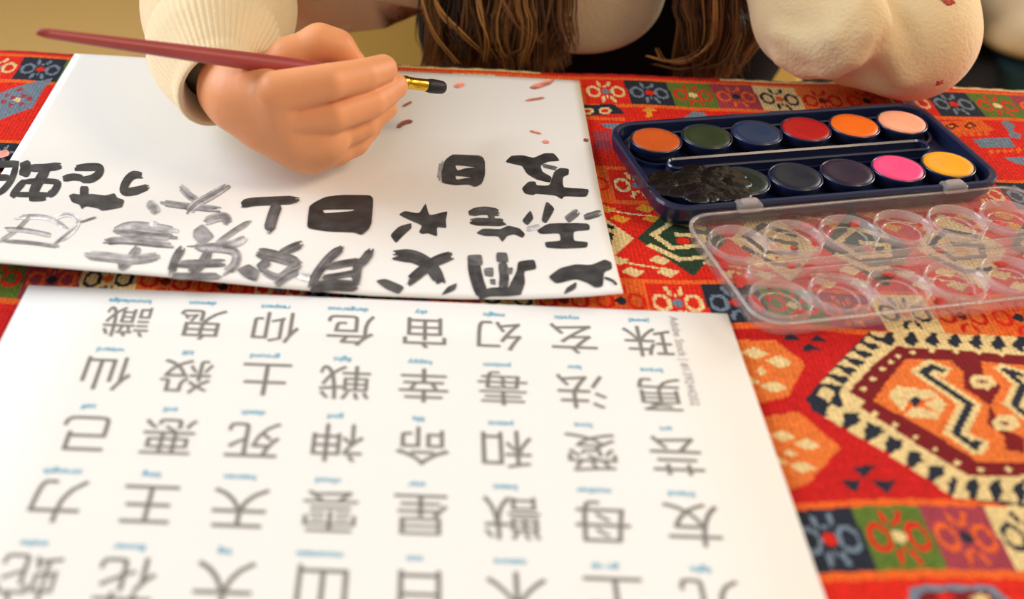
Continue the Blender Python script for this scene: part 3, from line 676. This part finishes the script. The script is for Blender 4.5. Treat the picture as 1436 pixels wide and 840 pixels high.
def splash(u, v, a, b_, rz):
    bm = bmesh.new()
    bmesh.ops.create_icosphere(bm, subdivisions=2, radius=1, matrix=Matrix.Translation((u, v, 0.0032)) @ Matrix.Rotation(rz, 4, 'Z') @ Matrix.Diagonal((a, b_, 0.0004, 1)))
    for q in bm.verts: q.co.x += 0.25 * a * math.sin(q.co.y * 3000); q.co.y += 0.25 * b_ * math.sin(q.co.x * 2500)
    obj_bm('paint_splash', bm, M_stain, lid, True)
for q in range(30):
    s_ = random.choice([0.0006, 0.0009, 0.0012, 0.0012, 0.0022]); splash(random.uniform(-0.085, 0.07), random.uniform(-0.037, 0.037), s_ * 1.6, s_, random.random() * 3)
for q in range(10):
    s_ = random.uniform(0.001, 0.0024); splash(-0.0835 + random.uniform(0, 0.004), random.uniform(-0.03, 0.036), s_, s_ * 2, 0)
for u, v, a in ((-0.045, 0.0, 0.0035), (-0.036, -0.003, 0.003), (-0.052, 0.004, 0.002), (0.06, 0.03, 0.0022)): splash(u, v, a * 1.4, a, 0.5)
for u in (-0.0560, 0.0525):
    bm = bmesh.new(); add_box(bm, u - 0.006, u + 0.006, lv - 0.003, lv + 0.0045, 0.0088, 0.0128, 0.001); add_box(bm, u - 0.004, u + 0.004, lv - 0.001, lv + 0.003, 0.0122, 0.0142, 0.0008)
    obj_bm('hinge_clip', bm, M_clear_rim, lid)

# ------------------------------------------------------------------ paintbrush
tip = at_z(622, 123, 0.030); end = at_z(52, 45, 0.100)
D = end - tip; BL = np.linalg.norm(D); D /= BL
B = lambda s: tip + D * s
brush = tag(empty('paintbrush', tuple(tip)), 'paintbrush with dull red handle held in the hand', 'paintbrush')
def brush_part(name, ss, rs, m, lab=None, n=24):
    V, F = tube_arrays([B(s) - tip for s in ss], rs, n)
    b = len(V); V += [B(ss[0]) - tip, B(ss[-1]) - tip]
    F += [(b, (k + 1) % n, k) for k in range(n)] + [(b + 1, (len(ss) - 1) * n + k, (len(ss) - 1) * n + (k + 1) % n) for k in range(n)]
    o = link_mesh(name, V, F, m, brush, True)
    if lab: o['label'] = lab
    return o
brush_part('bristles', np.array([0, 0.001, 0.004, 0.0085, 0.0125]), [0.0028, 0.0033, 0.0036, 0.0036, 0.0030], M_bristle, 'black bristles')
brush_part('ferrule', np.array([0.0115, 0.0120, 0.018, 0.0235, 0.0240, 0.0255, 0.0260, 0.034, 0.0345]), [0.0030, 0.0031, 0.0030, 0.0031, 0.0034, 0.0034, 0.0031, 0.0034, 0.0030], M_gold, 'gold metal ferrule')
hs = np.linspace(0.034, BL, 40)
def hrad(s):
    t = (s - 0.034) / (BL - 0.034)
    r = np.interp(t, [0, 0.1, 0.3, 0.45, 0.75, 0.96, 0.992, 1.0], [0.0032, 0.0037, 0.0042, 0.0041, 0.0030, 0.0021, 0.0020, 0.0012])
    return float(r)
brush_part('handle', hs, [hrad(s) for s in hs], M_handle, 'dull red tapered handle')

# ------------------------------------------------------------------ signed-distance modelling for soft bodies
class Field:
    def __init__(s, lo, hi, h):
        s.lo = np.array(lo, float); s.h = h
        s.n = np.ceil((np.array(hi) - s.lo) / h).astype(int) + 1
        s.F = np.full(tuple(s.n), 1.0, np.float32)
    def _box(s, lo, hi):
        a = np.maximum(0, np.floor((lo - s.lo) / s.h).astype(int)); b = np.minimum(s.n, np.ceil((hi - s.lo) / s.h).astype(int) + 1)
        if np.any(b <= a): return None
        ax = [s.lo[i] + s.h * np.arange(a[i], b[i]) for i in range(3)]
        P = np.meshgrid(*ax, indexing='ij')
        return tuple(slice(a[i], b[i]) for i in range(3)), P
    def _merge(s, sl, d, k, cut=False):
        f = s.F[sl]
        if cut: s.F[sl] = np.maximum(f, -d); return
        if k <= 0: s.F[sl] = np.minimum(f, d); return
        q = np.clip(k - np.abs(f - d), 0, None) / k
        s.F[sl] = np.minimum(f, d) - q * q * k * 0.25
    def cone(s, a, b, ra, rb, k=0.004, flat=None):
        a, b = np.array(a, float), np.array(b, float); m = max(ra, rb) + 0.02 + k
        bx = s._box(np.minimum(a, b) - m, np.maximum(a, b) + m)
        if bx is None: return
        sl, P = bx
        ab = b - a; L2 = ab @ ab + 1e-12
        t = np.clip(sum((P[i] - a[i]) * ab[i] for i in range(3)) / L2, 0, 1)
        d = np.sqrt(sum((P[i] - a[i] - t * ab[i]) ** 2 for i in range(3))) - (ra + (rb - ra) * t)
        s._merge(sl, d.astype(np.float32), k)
    def chain(s, pts, rs, k=0.004):
        for i in range(len(pts) - 1): s.cone(pts[i], pts[i + 1], rs[i], rs[i + 1], k)
    def ell(s, c, r, k=0.004, R=None, cut=False):
        c, r = np.array(c, float), np.array(r, float); m = r.max() + 0.02 + k
        bx = s._box(c - m, c + m)
        if bx is None: return
        sl, P = bx
        Q = [P[i] - c[i] for i in range(3)]
        if R is not None: Q = [sum(R[i][j] * Q[j] for j in range(3)) for i in range(3)]
        k0 = np.sqrt(sum((Q[i] / r[i]) ** 2 for i in range(3))); k1 = np.sqrt(sum((Q[i] / r[i] ** 2) ** 2 for i in range(3))) + 1e-9
        s._merge(sl, (k0 * (k0 - 1) / k1).astype(np.float32), k, cut)
    def mesh(s):
        F = s.F; neg = F < 0
        nx, ny, nz = F.shape
        cnt = np.zeros((nx - 1, ny - 1, nz - 1), np.int8)
        for dx in (0, 1):
            for dy in (0, 1):
                for dz in (0, 1): cnt += neg[dx:nx - 1 + dx, dy:ny - 1 + dy, dz:nz - 1 + dz]
        act = np.argwhere((cnt > 0) & (cnt < 8))
        idx = np.full(cnt.shape, -1, np.int64); idx[tuple(act.T)] = np.arange(len(act))
        acc = np.zeros((len(act), 3)); num = np.zeros(len(act))
        for ax in range(3):
            o1, o2 = [i for i in range(3) if i != ax]
            for p in (0, 1):
                for q in (0, 1):
                    a = act.copy(); a[:, o1] += p; a[:, o2] += q; b = a.copy(); b[:, ax] += 1
                    fa, fb = F[tuple(a.T)], F[tuple(b.T)]; m = (fa < 0) != (fb < 0)
                    t = np.where(m, fa / (fa - fb + 1e-20), 0)
                    pt = a.astype(float); pt[:, ax] += t
                    acc[m] += pt[m]; num[m] += 1
        V = s.lo + s.h * acc / num[:, None]
        faces = []
        for ax in range(3):
            o1, o2 = (ax + 1) % 3, (ax + 2) % 3
            sa = [slice(None)] * 3; sb = [slice(None)] * 3; sa[ax] = slice(0, -1); sb[ax] = slice(1, None)
            A, Bq = neg[tuple(sa)], neg[tuple(sb)]
            e = np.argwhere(A != Bq); e = e[(e[:, o1] > 0) & (e[:, o2] > 0) & (e[:, o1] < F.shape[o1] - 1) & (e[:, o2] < F.shape[o2] - 1)]
            c = []
            for p, q in ((1, 1), (0, 1), (0, 0), (1, 0)):
                t = e.copy(); t[:, o1] -= p; t[:, o2] -= q; c.append(idx[tuple(t.T)])
            Q = np.stack(c, 1); flip = ~A[tuple(e.T)]
            Q[flip] = Q[flip][:, ::-1]; faces.append(Q)
        return V, np.concatenate(faces)
def relax(V, Fq, it=1, lam=0.5):
    for _ in range(it):
        S = np.zeros_like(V); n = np.zeros(len(V))
        for a in range(4):
            for b in ((a + 1) % 4, (a + 3) % 4):
                np.add.at(S, Fq[:, a], V[Fq[:, b]]); np.add.at(n, Fq[:, a], 1)
        V = V * (1 - lam) + lam * S / np.maximum(n, 1)[:, None]
    return V
def fast_mesh(name, V, Fq, mats, parent=None):
    me = bpy.data.meshes.new(name)
    me.vertices.add(len(V)); me.vertices.foreach_set('co', np.asarray(V, np.float32).reshape(-1))
    me.loops.add(len(Fq) * 4); me.loops.foreach_set('vertex_index', Fq.reshape(-1).astype(np.int32))
    me.polygons.add(len(Fq)); me.polygons.foreach_set('loop_start', np.arange(0, len(Fq) * 4, 4, dtype=np.int32))
    me.polygons.foreach_set('use_smooth', np.ones(len(Fq), dtype=bool))
    me.update(calc_edges=True); me.validate()
    for m in (mats if isinstance(mats, (list, tuple)) else [mats]): me.materials.append(m)
    o = bpy.data.objects.new(name, me); C.objects.link(o)
    if parent: o.parent = parent
    return o

# ------------------------------------------------------------------ the child: body (hand, arms, torso, head)
z_ = at_z
wrist = z_(326, 126, 0.046)
f1 = Field((-0.165, 0.455, 0.0), (0.02, 0.75, 0.115), 0.00115)
elbow = np.array([-0.118, 0.730, 0.052])
f1.chain([z_(352, 133, 0.046), wrist, wrist * 0.55 + elbow * 0.45, elbow], [0.0150, 0.0150, 0.0165, 0.024], 0.008)
# palm
mcp = [z_(388, 131, 0.057), z_(392, 160, 0.045), z_(404, 186, 0.033), z_(424, 205, 0.0235)]
for m_, r_ in zip(mcp, (0.0098, 0.0105, 0.0108, 0.0108)): f1.cone(z_(348, 136, 0.046), m_, 0.0135, r_, 0.010)
f1.ell(z_(440, 190, 0.030), (0.018, 0.015, 0.015), 0.008)
f1.cone(z_(372, 176, 0.034), z_(440, 206, 0.0200), 0.0110, 0.0118, 0.008)
# thumb, behind the brush
f1.chain([z_(372, 112, 0.044), z_(405, 82, 0.054), z_(448, 62, 0.060), z_(472, 68, 0.058), z_(497, 88, 0.051)], [0.011, 0.0096, 0.0093, 0.0085, 0.0060], 0.004)
# four fingers
f1.chain([z_(432, 208, 0.021), z_(470, 208, 0.0185), z_(496, 198, 0.0195), z_(519, 178, 0.0235)], [0.0108, 0.0082, 0.0070, 0.0060], 0.0035)
f1.chain([z_(412, 190, 0.033), z_(470, 188, 0.030), z_(510, 173, 0.031), z_(541, 151, 0.0345)], [0.0106, 0.0080, 0.0074, 0.0060], 0.0010)
f1.chain([z_(394, 160, 0.045), z_(466, 161, 0.0445), z_(520, 143, 0.0445), z_(553, 121, 0.046)], [0.0106, 0.0084, 0.0077, 0.0067], 0.0008)
f1.chain([z_(388, 130, 0.058), z_(462, 115, 0.0615), z_(510, 105, 0.0595), z_(537, 97, 0.057)], [0.0100, 0.0085, 0.0076, 0.0070], 0.0006)
V1, Q1 = f1.mesh(); V1 = relax(V1, Q1, 1, 0.25)
# the rest of the body, coarser
TX, TY = 0.125, 0.835
f2 = Field((-0.17, 0.50, -0.50), (0.40, 0.98, 0.50), 0.005)
shR, shL = np.array([-0.005, 0.83, 0.215]), np.array([0.255, 0.83, 0.215])
elL = z_(1279, 50, 0.0375); wrL = np.array([0.200, 0.735, 0.100])
f2.chain([(TX, TY + 0.02, -0.27), (TX, TY, -0.10), (TX, TY - 0.01, 0.08), (TX, TY - 0.02, 0.19)], [0.085, 0.078, 0.085, 0.06], 0.05)
f2.cone(shR, shL, 0.034, 0.034, 0.05)
f2.chain([shR, elbow, elbow + np.array([0.002, -0.02, 0])], [0.033, 0.029, 0.028], 0.02)
f2.chain([shL, elL, wrL], [0.033, 0.025, 0.019], 0.015)
f2.chain([wrL, wrL + np.array([-0.018, 0.002, 0.03]), wrL + np.array([-0.03, 0.006, 0.06])], [0.02, 0.024, 0.014], 0.01)
for dx in (-0.016, -0.006, 0.004, 0.014): f2.chain([wrL + np.array([-0.02 + dx * 0.6, 0.0, 0.045]), wrL + np.array([-0.032 + dx, 0.004, 0.075]), wrL + np.array([-0.045 + dx, 0.012, 0.094])], [0.009, 0.0075, 0.0065], 0.004)
f2.chain([wrL + np.array([-0.012, -0.012, 0.025]), wrL + np.array([-0.02, -0.026, 0.05])], [0.010, 0.0075], 0.006)
HC = np.array([0.120, 0.690, 0.345])
f2.cone((TX, TY - 0.03, 0.20), HC + np.array([0, 0.035, -0.05]), 0.036, 0.036, 0.03)
f2.ell(HC, (0.068, 0.082, 0.084), 0.02); f2.ell(HC + np.array([0, -0.035, -0.045]), (0.045, 0.045, 0.05), 0.03)
f2.ell(HC + np.array([0, -0.086, -0.03]), (0.009, 0.013, 0.013), 0.012)
f2.ell(HC + np.array([0, -0.079, -0.058]), (0.018, 0.007, 0.004), 0.006)
for sx in (-1, 1):
    f2.ell(HC + np.array([0.028 * sx, -0.088, -0.005]), (0.014, 0.010, 0.008), 0, cut=True)
    f2.ell(HC + np.array([0.069 * sx, 0.005, -0.015]), (0.008, 0.016, 0.024), 0.006)
    f2.chain([(TX + 0.06 * sx, TY, -0.30), (TX + 0.075 * sx, 0.56, -0.285)], [0.062, 0.05], 0.03)
V2, Q2 = f2.mesh(); V2 = relax(V2, Q2, 2, 0.5)
person = fast_mesh('person', np.vstack([V1, V2]), np.concatenate([Q1, Q2 + len(V1)]), M_skin)
tag(person, 'child in a cream knit cardigan over black, leaning over the table and painting', 'person')
bm = None; M_eye = mat('dark_eye', srgb(60, 40, 30), 0.2)
for sx in (-1, 1):
    bm = bmesh.new(); bmesh.ops.create_uvsphere(bm, u_segments=20, v_segments=12, radius=0.0105, matrix=Matrix.Translation(HC + np.array([0.028 * sx, -0.070, -0.005])))
    obj_bm('eye', bm, M_eye, person, True)

# black dress
f3 = Field((-0.06, 0.50, -0.50), (0.33, 0.98, 0.30), 0.005)
f3.chain([(TX, TY + 0.01, -0.30), (TX, TY, -0.10), (TX, TY - 0.01, 0.06), (TX, TY - 0.02, 0.18)], [0.100, 0.095, 0.097, 0.07], 0.06)
f3.cone((TX - 0.045, TY - 0.02, -0.26), (TX + 0.045, TY - 0.02, -0.26), 0.11, 0.11, 0.06)
f3.cone((TX - 0.03, TY - 0.01, -0.02), (TX + 0.05, TY - 0.01, -0.02), 0.095, 0.095, 0.05)
f3.cone((TX - 0.06, TY - 0.02, 0.205), (TX + 0.06, TY - 0.02, 0.205), 0.042, 0.042, 0.04)
for sx in (-1, 1): f3.chain([(TX + 0.055 * sx, TY, -0.29), (TX + 0.075 * sx, 0.60, -0.285)], [0.085, 0.068], 0.03)
V, Q = f3.mesh(); fast_mesh('black_dress', relax(V, Q, 2), Q, M_black, person)

# cream cardigan: sleeves, shoulders and back, front panel
f4 = Field((-0.20, 0.545, -0.14), (0.40, 0.98, 0.31), 0.003)
rimc = z_(306, 124, 0.046)
ax0 = rimc + np.array([-0.010, 0.052, 0.001])
f4.chain([rimc + np.array([-0.011, 0.060, 0.003]), rimc + np.array([-0.012, 0.085, 0.004]), elbow, shR], [0.0345, 0.0390, 0.044, 0.046], 0.012)
f4.chain([shL, elL * 0.7 + shL * 0.3, elL], [0.044, 0.038, 0.0345], 0.02)
f4.chain([elL, z_(1165, 62, 0.027)], [0.0320, 0.0190], 0.012)
f4.chain([z_(1180, 34, 0.046), z_(1140, 16, 0.045), wrL], [0.0270, 0.0325, 0.030], 0.005)
for p, q in ((shR, np.array([TX, TY + 0.03, 0.20])), (shL, np.array([TX, TY + 0.03, 0.20]))): f4.cone(p, q, 0.048, 0.055, 0.04)
for x in (0.01, 0.24): f4.chain([(x, TY + 0.03, 0.17), (x, TY + 0.03, 0.10)], [0.06, 0.062], 0.04)
for z in (0.17, 0.12): f4.chain([(0.02, TY + 0.08, z), (0.23, TY + 0.08, z)], [0.05, 0.05], 0.04)
from mathutils.bvhtree import BVHTree
V, Q = f4.mesh()
bvh = BVHTree.FromPolygons([tuple(v) for v in V], [tuple(f) for f in Q])
def on_cardigan(x, y, sink=0.0):
    d = Vector(ray(x, y)).normalized(); hit = bvh.ray_cast(Vector((0, 0, CAM_H)), d)
    return None if hit[0] is None else np.array(hit[0] + d * sink)
for pts_, r_, sink in (([(1098, 78), (1130, 92), (1165, 92), (1195, 76), (1210, 44), (1207, 4)], 0.0068, 0.0), ([(1268, 108), (1246, 70), (1230, 28), (1224, 4)], 0.0060, 0.001),
                      ([(1092, 48), (1130, 60), (1170, 50), (1195, 20)], 0.0050, 0.0), ([(1245, 126), (1216, 112), (1180, 110)], 0.0045, 0.0005), ([(1120, 70), (1150, 74), (1180, 62)], 0.0045, 0.0)):
    hp = [on_cardigan(x, y, sink) for x, y in pts_]; hp = [p for p in hp if p is not None]
    if len(hp) > 1: f4.chain(hp, [r_] * len(hp), 0.006)
V, Q = f4.mesh(); cardigan = fast_mesh('cardigan', relax(V, Q, 3), Q, M_knit, person)
# front panel with its rounded hem
outline = [(372, -170), (380, -40), (388, 56), (425, 62), (458, 47), (480, 38), (545, 12), (600, 24), (690, 50), (748, 62), (810, 69), (862, 61), (905, 38), (928, 4), (938, -60), (930, -170)]
Po = catmull([at_y(x, y, 0.712) for x, y in outline], 90)
def belly(p): return np.array([p[0], p[1] - 0.012 * math.exp(-((p[0] - 0.13) / 0.06) ** 2) + 0.02 * min(0, p[0]) ** 2 / 0.01, p[2]])
bm = bmesh.new()
ctr = Po.mean(0)
loops = []
for sc_, dy in ((0.5, -0.001), (0.9, 0.0), (0.985, 0.002), (1.0, 0.006), (0.985, 0.010), (0.9, 0.012), (0.5, 0.013)):
    loops.append([tuple(belly(ctr + (p - ctr) * sc_) + np.array([0, dy, 0])) for p in Po[:-1]])
loft(bm, loops, True, True)
obj_bm('cardigan_panel', bm, M_knit, cardigan, True)
# ribbed cuff
NR = 58
tail = catmull([rimc + np.array([-0.0008, 0.003, 0]), rimc + np.array([-0.004, 0.018, 0.001]), rimc + np.array([-0.007, 0.034, 0.002]), rimc + np.array([-0.010, 0.052, 0.003])], 32)
pp = np.vstack([rimc + np.array([-0.004, 0.022, 0.0]), rimc + np.array([-0.001, 0.006, 0.0]), rimc + np.array([0, 0.001, 0]), rimc + np.array([0, -0.001, 0]), rimc, tail])
rr0 = [0.0170, 0.0178, 0.0184, 0.0196, 0.0206] + list(np.interp(np.linspace(0, 1, 32), [0, 0.12, 0.35, 0.6, 0.8, 0.92, 1], [0.0213, 0.0222, 0.0262, 0.0312, 0.0338, 0.0325, 0.0290]))
rad = [(lambda a, r=r, i=i: r + (0.0007 * (0.5 + 0.5 * math.cos(a * NR)) if i > 4 else 0.0)) for i, r in enumerate(rr0)]
dirs = [np.array([-0.62, 1.0, 0.12])] * 5 + [np.array([-0.62 + 0.5 * t, 1.0, 0.12 - 0.1 * t]) for t in np.linspace(0, 1, 32)]
def frames_tube(path, dirn, radii, n):
    """rings all facing along the arm, so a rolled hem does not flip them"""
    V = []; T0 = np.asarray(dirn, float)
    for i, p in enumerate(path):
        t = T0[min(i, len(T0) - 1)]; t = t / np.linalg.norm(t)
        u = np.cross([0, 0, 1.0], t); u /= np.linalg.norm(u); v = np.cross(t, u)
        for k in range(n):
            a = 2 * PI * k / n; r = radii[i](a); V.append(p + r * (math.cos(a) * u + math.sin(a) * v))
    F = [(i * n + k, i * n + (k + 1) % n, (i + 1) * n + (k + 1) % n, (i + 1) * n + k) for i in range(len(path) - 1) for k in range(n)]
    return V, F
Vc, Fc = frames_tube(pp, dirs, rad, NR * 5)
obj = link_mesh('cuff', Vc, Fc, M_rib, cardigan, True); obj['label'] = 'ribbed cuff'
# red paint marks on the other sleeve
bvh = BVHTree.FromPolygons([tuple(v) for v in V], [tuple(f) for f in Q])
M_mark = mat('faded_red_mark', srgb(186, 84, 70), 0.9, noise=0.3, nscale=400)
for x, y, r_ in ((1330, 1, 0.0028), (1318, 116, 0.0018)):
    hit = bvh.ray_cast(Vector((0, 0, CAM_H)), Vector(ray(x, y)).normalized())
    if hit[0] is not None:
        bm = bmesh.new(); rot = hit[1].to_track_quat('Z', 'Y').to_matrix().to_4x4()
        bmesh.ops.create_icosphere(bm, subdivisions=3, radius=1, matrix=Matrix.Translation(hit[0]) @ rot @ Matrix.Diagonal((r_ * 1.3, r_, 0.0004, 1)))
        for q in bm.verts: q.co += Vector((0.3 * r_ * math.sin(q.co.z * 2600), 0, 0.3 * r_ * math.sin(q.co.x * 2100)))
        obj_bm('paint_mark', bm, M_mark, cardigan, True)['label'] = 'red paint mark'
# ------------------------------------------------------------------ hair
HV, HF, HCOL = [], [], []
gold, brown, deep = np.array(srgb(168, 122, 66)), np.array(srgb(112, 76, 42)), np.array(srgb(58, 38, 24))
def strand(pts, r0, r1, col, n=5, m=16):
    P = catmull(pts, m); V, F = tube_arrays(P, list(np.interp(np.linspace(0, 1, m), [0, 0.7, 1], [r0, r0, r1])), n)
    b = len(HV); HV.extend(V); HF.extend([tuple(b + k for k in f) for f in F]); HCOL.extend([col] * len(F))
def tone():
    t = random.random()
    c = gold if t < 0.24 else (brown if t < 0.66 else deep)
    return np.clip(c * random.uniform(0.75, 1.25), 0, 1)
def lock(clumps, per, top, x0, x1, ye, yj, curl, Y0, wid):
    for q in range(clumps):
        u = (q + random.random()) / clumps; px = x0 + (x1 - x0) * u; Y = Y0 + random.uniform(-wid, wid)
        yb = ye + random.uniform(-yj, yj); cl = curl + random.uniform(-22, 22); bow = random.uniform(-12, 12)
        col = tone()
        for r in range(per):
            j = lambda a: random.gauss(0, a)
            root = np.array(top) + np.array([j(0.012), j(0.012), j(0.010)])
            dx, dY = j(7.5), j(0.0035)
            mid = at_y(px + dx, -40, Y + dY); a = at_y(px + bow + dx * 1.1, yb * 0.35, Y - 0.003 + dY)
            c2 = at_y(px + bow * 0.8 + cl * 0.5 + dx * 0.9, yb * 0.72, Y - 0.004 + dY); e = at_y(px + cl + dx * 0.6 + j(3), yb + j(6), Y - 0.004 + dY)
            side = np.array([root[0] * 0.4 + mid[0] * 0.6 + 0.25 * (root[0] - HC[0]), root[1] * 0.5 + mid[1] * 0.5 - 0.008, root[2] * 0.55 + mid[2] * 0.45])
            strand([root, side, mid, a, c2, e], random.uniform(0.00022, 0.00048), 0.0001, np.clip(col * random.uniform(0.7, 1.3), 0, 1), 4, 22)
lock(50, 30, HC + np.array([-0.062, 0.0, -0.02]), 604, 790, 92, 26, -4, 0.690, 0.014)
lock(32, 30, HC + np.array([0.062, 0.01, -0.02]), 962, 1050, 104, 16, -10, 0.690, 0.012)
# clear single strands
for pts, Y, r, c in (([(588, -30), (592, 10), (610, 50), (642, 88)], 0.668, 0.0011, gold), ([(606, -30), (614, 10), (640, 42), (680, 78)], 0.670, 0.0017, gold), ([(668, -30), (674, 20), (681, 55), (680, 86)], 0.667, 0.0011, gold),
                     ([(690, -30), (712, 15), (735, 50), (744, 80)], 0.670, 0.0012, brown), ([(655, -30), (650, 30), (645, 80)], 0.672, 0.0012, brown), ([(775, -30), (768, 20), (752, 55), (705, 84)], 0.672, 0.0014, brown), ([(720, -30), (730, 30), (765, 60)], 0.672, 0.0008, gold),
                     ([(1005, -30), (1002, 30), (992, 66), (955, 88), (908, 78)], 0.672, 0.0016, gold), ([(1012, -30), (1010, 40), (996, 80), (960, 96), (915, 90)], 0.672, 0.0014, brown), ([(985, -30), (990, 40), (975, 75), (935, 86), (922, 68)], 0.674, 0.0008, gold), ([(1030, -30), (1030, 40), (1018, 86), (980, 98)], 0.670, 0.0016, brown),
                     ([(1062, -30), (1062, 30), (1075, 62), (1118, 88)], 0.674, 0.0016, brown), ([(1070, -30), (1066, 24), (1085, 66), (1150, 96)], 0.670, 0.0011, deep)):
    for q in range(4):
        j = lambda: random.uniform(-4, 4)
        rt = HC + np.array([-0.06 if pts[0][0] < 850 else 0.06, -0.02, -0.03]); p0 = at_y(pts[0][0], pts[0][1], Y)
        strand([rt, rt * 0.5 + p0 * 0.5, rt * 0.22 + p0 * 0.78, rt * 0.08 + p0 * 0.92] + [at_y(x + j(), y + j() * 0.5, Y + random.uniform(-0.003, 0.003)) for x, y in pts], r * random.uniform(0.35, 0.7), 0.0002, np.clip(c * random.uniform(0.8, 1.25), 0, 1), 5, 30)
# hair over the crown
for q in range(420):
    a = random.uniform(0, 2 * PI); e = random.uniform(0.15, 1.45)
    if math.sin(a) < -0.55 and e < 0.75: continue
    d = lambda e_: HC + np.array([0.071 * math.cos(a) * math.cos(e_), 0.086 * math.sin(a) * math.cos(e_), 0.087 * math.sin(e_)])
    lo = -0.5 if math.sin(a) > -0.3 else 0.35
    strand([d(1.5), d((1.5 + max(e, lo)) / 2), d(lo * 0.5 + 0.3), d(lo)], 0.0022, 0.0012, tone(), 4, 8)
hair = link_mesh('hair', HV, HF, M_hair, person, True)
at = hair.data.attributes.new('strand', 'FLOAT_COLOR', 'FACE')
hc = np.array(HCOL); at.data.foreach_set('color', np.concatenate([hc, np.ones((len(hc), 1))], 1).astype(np.float32).reshape(-1))
hair['label'] = 'long loose brown hair'

# ------------------------------------------------------------------ the child's chair
chair = tag(empty('wooden_chair', (0.13, 0.88, FLOOR)), 'honey-coloured wooden chair the child sits on', 'chair')
SEAT = -0.400
def cpart(name, f):
    bm = bmesh.new(); f(bm); rel(bm, chair); return obj_bm(name, bm, M_wood, chair)
cpart('seat', lambda bm: add_box(bm, -0.07, 0.33, 0.66, 1.02, SEAT - 0.03, SEAT, 0.012, 3))
for x in (-0.055, 0.275):
    for y in (0.675, 0.965):
        cpart('leg', lambda bm: add_box(bm, x, x + 0.04, y, y + 0.04, FLOOR, SEAT - 0.029, 0.006))
for x in (-0.055, 0.275): cpart('back_post', lambda bm: add_box(bm, x, x + 0.04, 1.0, 1.03, SEAT - 0.02, -0.02, 0.006))
cpart('backrest', lambda bm: add_box(bm, -0.085, 0.345, 0.985, 1.005, -0.21, 0.0, 0.009, 3))

# ------------------------------------------------------------------ dark armchair with a beige blanket and teal cushion, far right
M_dark = mat('dark_upholstery', srgb(24, 20, 20), 0.9, noise=0.2, nscale=20)
AX, AY = 1.02, 1.85
arm = tag(empty('armchair', (AX, AY, FLOOR)), 'dark upholstered armchair in the blurred background at right', 'armchair')
def apart(name, f):
    bm = bmesh.new(); f(bm); rel(bm, arm); return obj_bm(name, bm, M_dark, arm, True)
apart('base', lambda bm: add_box(bm, AX - 0.40, AX + 0.40, AY - 0.35, AY + 0.35, FLOOR + 0.06, FLOOR + 0.24, 0.03, 3))
apart('seat_cushion', lambda bm: add_box(bm, AX - 0.30, AX + 0.30, AY - 0.37, AY + 0.22, FLOOR + 0.235, FLOOR + 0.36, 0.04, 4))
apart('backrest', lambda bm: add_box(bm, AX - 0.40, AX + 0.40, AY + 0.2, AY + 0.38, FLOOR + 0.2, FLOOR + 0.90, 0.05, 4))
for sx in (-1, 1): apart('armrest', lambda bm: add_box(bm, AX + sx * 0.355 - 0.065, AX + sx * 0.355 + 0.065, AY - 0.36, AY + 0.3, FLOOR + 0.06, FLOOR + 0.52, 0.04, 4))
for sx in (-0.34, 0.28):
    for sy in (-0.3, 0.26): apart('foot', lambda bm: add_box(bm, AX + sx, AX + sx + 0.05, AY + sy, AY + sy + 0.05, FLOOR, FLOOR + 0.065, 0.005))

cz = FLOOR + 0.362
M_beige = mat('beige_cushion', srgb(196, 172, 138), 0.9, noise=0.1, nscale=12)
M_teal = mat('teal_throw', srgb(34, 66, 72), 0.9, noise=0.5, nscale=9)
bm = bmesh.new(); bmesh.ops.create_uvsphere(bm, u_segments=48, v_segments=24, radius=1)
for v in bm.verts:
    x, y, z = v.co; f = lambda t, p: math.copysign(abs(t) ** p, t)
    v.co = Vector((0.17 * f(x, 0.5), 0.095 * f(y, 0.6), 0.036 * f(z, 0.8)))
bmesh.ops.transform(bm, matrix=Matrix.Translation((AX - 0.10, AY - 0.29, cz + 0.044)), verts=bm.verts)
tag(obj_bm('cushion', bm, M_beige, None, True), 'beige cushion resting on the dark armchair seat, out of focus', 'cushion')
bm = bmesh.new(); prof = [(AY - 0.17, cz + 0.004), (AY - 0.28, cz + 0.004), (AY - 0.36, cz + 0.003), (AY - 0.378, cz - 0.012), (AY - 0.380, cz - 0.08), (AY - 0.384, cz - 0.22)]
pr = catmull([(0, y, z) for y, z in prof], 20); n_ = 25; G = [[bm.verts.new((AX - 0.24 + 0.46 * i / (n_ - 1), p[1] - 0.004 * math.sin(i * 1.1) * (1 if p[2] < cz - 0.02 else 0), p[2] + (0.002 * math.sin(i * 0.9) if p[2] > cz else 0))) for i in range(n_)] for p in pr]
for j in range(len(G) - 1):
    for i in range(n_ - 1): bm.faces.new((G[j][i], G[j + 1][i], G[j + 1][i + 1], G[j][i + 1]))
bmesh.ops.solidify(bm, geom=bm.faces[:], thickness=0.004)
tag(obj_bm('throw_blanket', bm, M_teal, None, True), 'dark teal throw hanging over the front of the armchair seat', 'blanket')

scene.cycles.use_denoising = True
scene.cycles.max_bounces = 8
scene.cycles.transparent_max_bounces = 24
